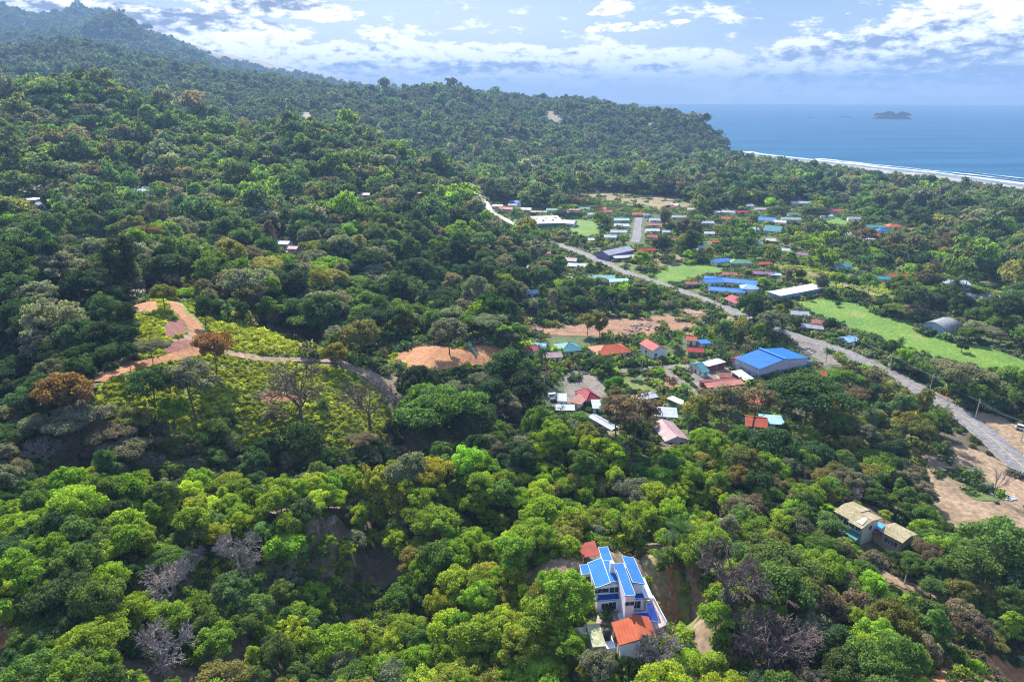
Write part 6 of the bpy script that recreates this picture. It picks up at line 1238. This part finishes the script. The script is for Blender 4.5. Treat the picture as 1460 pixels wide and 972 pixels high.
# ---------------------------------------------------------------- camera, light, air
cam=bpy.data.cameras.new('camera'); cam.lens=24; cam.sensor_width=36; cam.clip_end=200000; cam.clip_start=1
co=bpy.data.objects.new('camera',cam); COL.objects.link(co); co.location=(0,0,CAMZ); co.rotation_euler=(math.pi/2-PITCH,0,0); SC.camera=co
SUN_AZ=math.radians(-18); SUN_EL=math.radians(40)
sun=bpy.data.lights.new('sun','SUN'); sun.energy=4.4; sun.angle=math.radians(.5); sun.color=(1,.95,.86); so=bpy.data.objects.new('sun',sun); COL.objects.link(so)
dirv=Vector((math.sin(SUN_AZ)*math.cos(SUN_EL),math.cos(SUN_AZ)*math.cos(SUN_EL),math.sin(SUN_EL))); so.rotation_euler=dirv.to_track_quat('Z','Y').to_euler(); so.location=(0,0,400)
w=bpy.data.worlds.new('World'); SC.world=w; w.use_nodes=True; t=w.node_tree; t.nodes.clear(); L=t.links
out=N(t,'ShaderNodeOutputWorld'); bg=N(t,'ShaderNodeBackground'); sky=N(t,'ShaderNodeTexSky'); sky.sky_type='NISHITA'; sky.sun_disc=False; sky.sun_elevation=SUN_EL; sky.sun_rotation=SUN_AZ; sky.air_density=1; sky.dust_density=.6; sky.ozone_density=2.5; sky.altitude=100
tc=N(t,'ShaderNodeTexCoord'); sx=N(t,'ShaderNodeSeparateXYZ'); L.new(tc.outputs['Generated'],sx.inputs[0])
def M(op,a,b=None,c=None,clamp=False):
    n=N(t,'ShaderNodeMath',operation=op); n.use_clamp=clamp
    for i,v in enumerate((a,b,c)):
        if v is None: continue
        if isinstance(v,(int,float)): n.inputs[i].default_value=v
        else: L.new(v,n.inputs[i])
    return n.outputs[0]
az=M('MULTIPLY',M('ARCTAN2',sx.outputs[0],sx.outputs[1]),57.2958); el=M('MULTIPLY',M('ARCSINE',sx.outputs[2]),57.2958)
def pxang(px,py):
    rx,ry,rz=rays(px,py); return math.degrees(math.atan2(rx,ry)),math.degrees(math.atan2(rz,math.hypot(rx,ry)))
cb=N(t,'ShaderNodeCombineXYZ'); L.new(M('MULTIPLY',az,.22),cb.inputs[0]); L.new(M('MULTIPLY',el,.75),cb.inputs[1])
n1=N(t,'ShaderNodeTexNoise'); n1.inputs['Scale'].default_value=1.0; n1.inputs['Detail'].default_value=9; n1.inputs['Roughness'].default_value=.6; n1.inputs['Distortion'].default_value=.35; L.new(cb.outputs[0],n1.inputs['Vector'])
cb2=N(t,'ShaderNodeCombineXYZ'); L.new(M('MULTIPLY',az,.9),cb2.inputs[0]); L.new(M('MULTIPLY',el,2.2),cb2.inputs[1]); cb2.inputs[2].default_value=4.2
n2=N(t,'ShaderNodeTexNoise'); n2.inputs['Scale'].default_value=1.0; n2.inputs['Detail'].default_value=8; n2.inputs['Roughness'].default_value=.62; L.new(cb2.outputs[0],n2.inputs['Vector'])
def blob(px,py,rx,ry,tilt=0,soft=1.0):
    a0,e0=pxang(px,py); k=57.2958/FPX; rx*=k*.9; ry*=k*.9; da=M('SUBTRACT',az,a0); de=M('SUBTRACT',el,e0); ct,st=math.cos(math.radians(tilt)),math.sin(math.radians(tilt))
    u=M('ADD',M('MULTIPLY',da,ct),M('MULTIPLY',de,st)); v=M('SUBTRACT',M('MULTIPLY',de,ct),M('MULTIPLY',da,st))
    q=M('ADD',M('POWER',M('ABSOLUTE',M('DIVIDE',u,rx)),2),M('POWER',M('ABSOLUTE',M('DIVIDE',v,ry)),2)); return M('SUBTRACT',1,q,clamp=True)
def msum(bl): 
    o=bl[0]
    for b in bl[1:]: o=M('MAXIMUM',o,b)
    return o
bank=msum([blob(1300,70,330,46,8),blob(1420,35,230,45,6),blob(1150,80,190,26,8),blob(560,92,420,34,0),blob(330,75,160,34,0),blob(200,50,260,40,0),blob(860,95,300,30,0),blob(380,8,150,18,-4),blob(60,14,180,18,0),blob(1100,100,420,26),blob(1300,115,300,24)])
puff=msum([blob(540,47,40,17),blob(560,54,28,9),blob(918,76,36,13),blob(868,14,40,10,8),blob(905,38,110,8,3),blob(510,78,36,20),blob(880,4,30,7)])
wide=M('MULTIPLY',M('SUBTRACT',1,M('DIVIDE',M('ABSOLUTE',M('SUBTRACT',el,3)),26,clamp=True)),.30)
f1=M('SUBTRACT',n1.outputs['Fac'],.5); f2=M('SUBTRACT',n2.outputs['Fac'],.5)
dens=M('ADD',M('MULTIPLY',bank,.92),M('ADD',M('MULTIPLY',f1,1.9),M('MULTIPLY',f2,.7)))
c1=N(t,'ShaderNodeMapRange',interpolation_type='SMOOTHSTEP'); c1.inputs['From Min'].default_value=.07; c1.inputs['From Max'].default_value=.34; L.new(dens,c1.inputs[0])
dp=M('ADD',M('MULTIPLY',puff,.75),M('MULTIPLY',f2,1.9)); c2=N(t,'ShaderNodeMapRange',interpolation_type='SMOOTHSTEP'); c2.inputs['From Min'].default_value=.30; c2.inputs['From Max'].default_value=.52; L.new(dp,c2.inputs[0])
cov=M('MAXIMUM',c1.outputs[0],c2.outputs[0]); cov=M('MULTIPLY',cov,.93)
# cloud colour: lit tops and grey bases painted in by noise and placed blobs
dark=msum([blob(1330,108,260,16,1),blob(375,2,120,17),blob(90,10,150,9),blob(700,95,120,12),blob(1180,70,120,10,10),blob(930,98,32,7),blob(640,100,70,10),blob(520,98,80,12),blob(230,24,190,22),blob(1250,60,120,12,12),blob(1400,70,180,20,4)])
sh=M('ADD',M('MULTIPLY',dark,.95),M('MULTIPLY',M('ADD',M('MULTIPLY',f1,-2.4),M('MULTIPLY',f2,-4.4)),1.0),clamp=True)
mc=N(t,'ShaderNodeMixRGB'); mc.inputs[1].default_value=(5.2,5.15,5.1,1); mc.inputs[2].default_value=(.7,.85,1.15,1); L.new(sh,mc.inputs[0])
# thin pale veil towards the sun and the horizon
veil=M('MULTIPLY',M('ADD',msum([blob(560,60,520,120),blob(760,110,700,60)]),0.0),.42)
low=N(t,'ShaderNodeValToRGB'); e=low.color_ramp.elements; e[0].position=0; e[0].color=(.95,.97,1.0,1); e[1].position=1; e[1].color=(.22,.40,.64,1); x=e.new(.35); x.color=(.5,.62,.78,1)
L.new(M('DIVIDE',el,9,clamp=True),low.inputs[0]); lg=N(t,'ShaderNodeMixRGB',blend_type='MULTIPLY'); lg.inputs[0].default_value=1; L.new(low.outputs[0],lg.inputs[1]); lg.inputs[2].default_value=(3.6,3.5,3.3,1)
sb=N(t,'ShaderNodeMixRGB'); L.new(M('DIVIDE',M('SUBTRACT',el,10),20,clamp=True),sb.inputs[0]); L.new(lg.outputs[0],sb.inputs[1]); L.new(sky.outputs[0],sb.inputs[2])
mv=N(t,'ShaderNodeMixRGB'); L.new(veil,mv.inputs[0]); L.new(sb.outputs[0],mv.inputs[1]); mv.inputs[2].default_value=(4.2,4.3,4.4,1)
mx=N(t,'ShaderNodeMixRGB'); L.new(cov,mx.inputs[0]); L.new(mv.outputs[0],mx.inputs[1]); L.new(mc.outputs[0],mx.inputs[2])
# under the horizon nothing bright
L.new(mx.outputs[0],bg.inputs[0]); bg.inputs[1].default_value=.15; L.new(bg.outputs[0],out.inputs[0])
# air
HZ=True
if HZ:
    m,tt,ns,LL=nt('haze'); o_=N(tt,'ShaderNodeOutputMaterial'); pv=N(tt,'ShaderNodeVolumePrincipled'); pv.inputs['Color'].default_value=(.29,.46,.74,1); pv.inputs['Density'].default_value=1.4e-4; pv.inputs['Anisotropy'].default_value=0; LL.new(pv.outputs[0],o_.inputs['Volume'])
    mb=MB(); mb.box(-20500,20500,-20500,20500,-35,640); hz=mb.build('haze',m); tag(hz,kind='stuff')
SC.view_settings.view_transform='Standard'; SC.view_settings.look='None'; SC.view_settings.exposure=1.42; SC.view_settings.gamma=1; SC.view_settings.use_curve_mapping=False
cy=SC.cycles; cy.max_bounces=5; cy.diffuse_bounces=2; cy.glossy_bounces=1; cy.transmission_bounces=2; cy.transparent_max_bounces=4; cy.volume_bounces=0; cy.sample_clamp_indirect=4; cy.use_denoising=True; cy.denoising_prefilter='NONE'; cy.denoising_input_passes='RGB_ALBEDO_NORMAL'; cy.denoiser='OPENIMAGEDENOISE'; cy.use_adaptive_sampling=True; cy.adaptive_threshold=.01; cy.filter_width=1.15
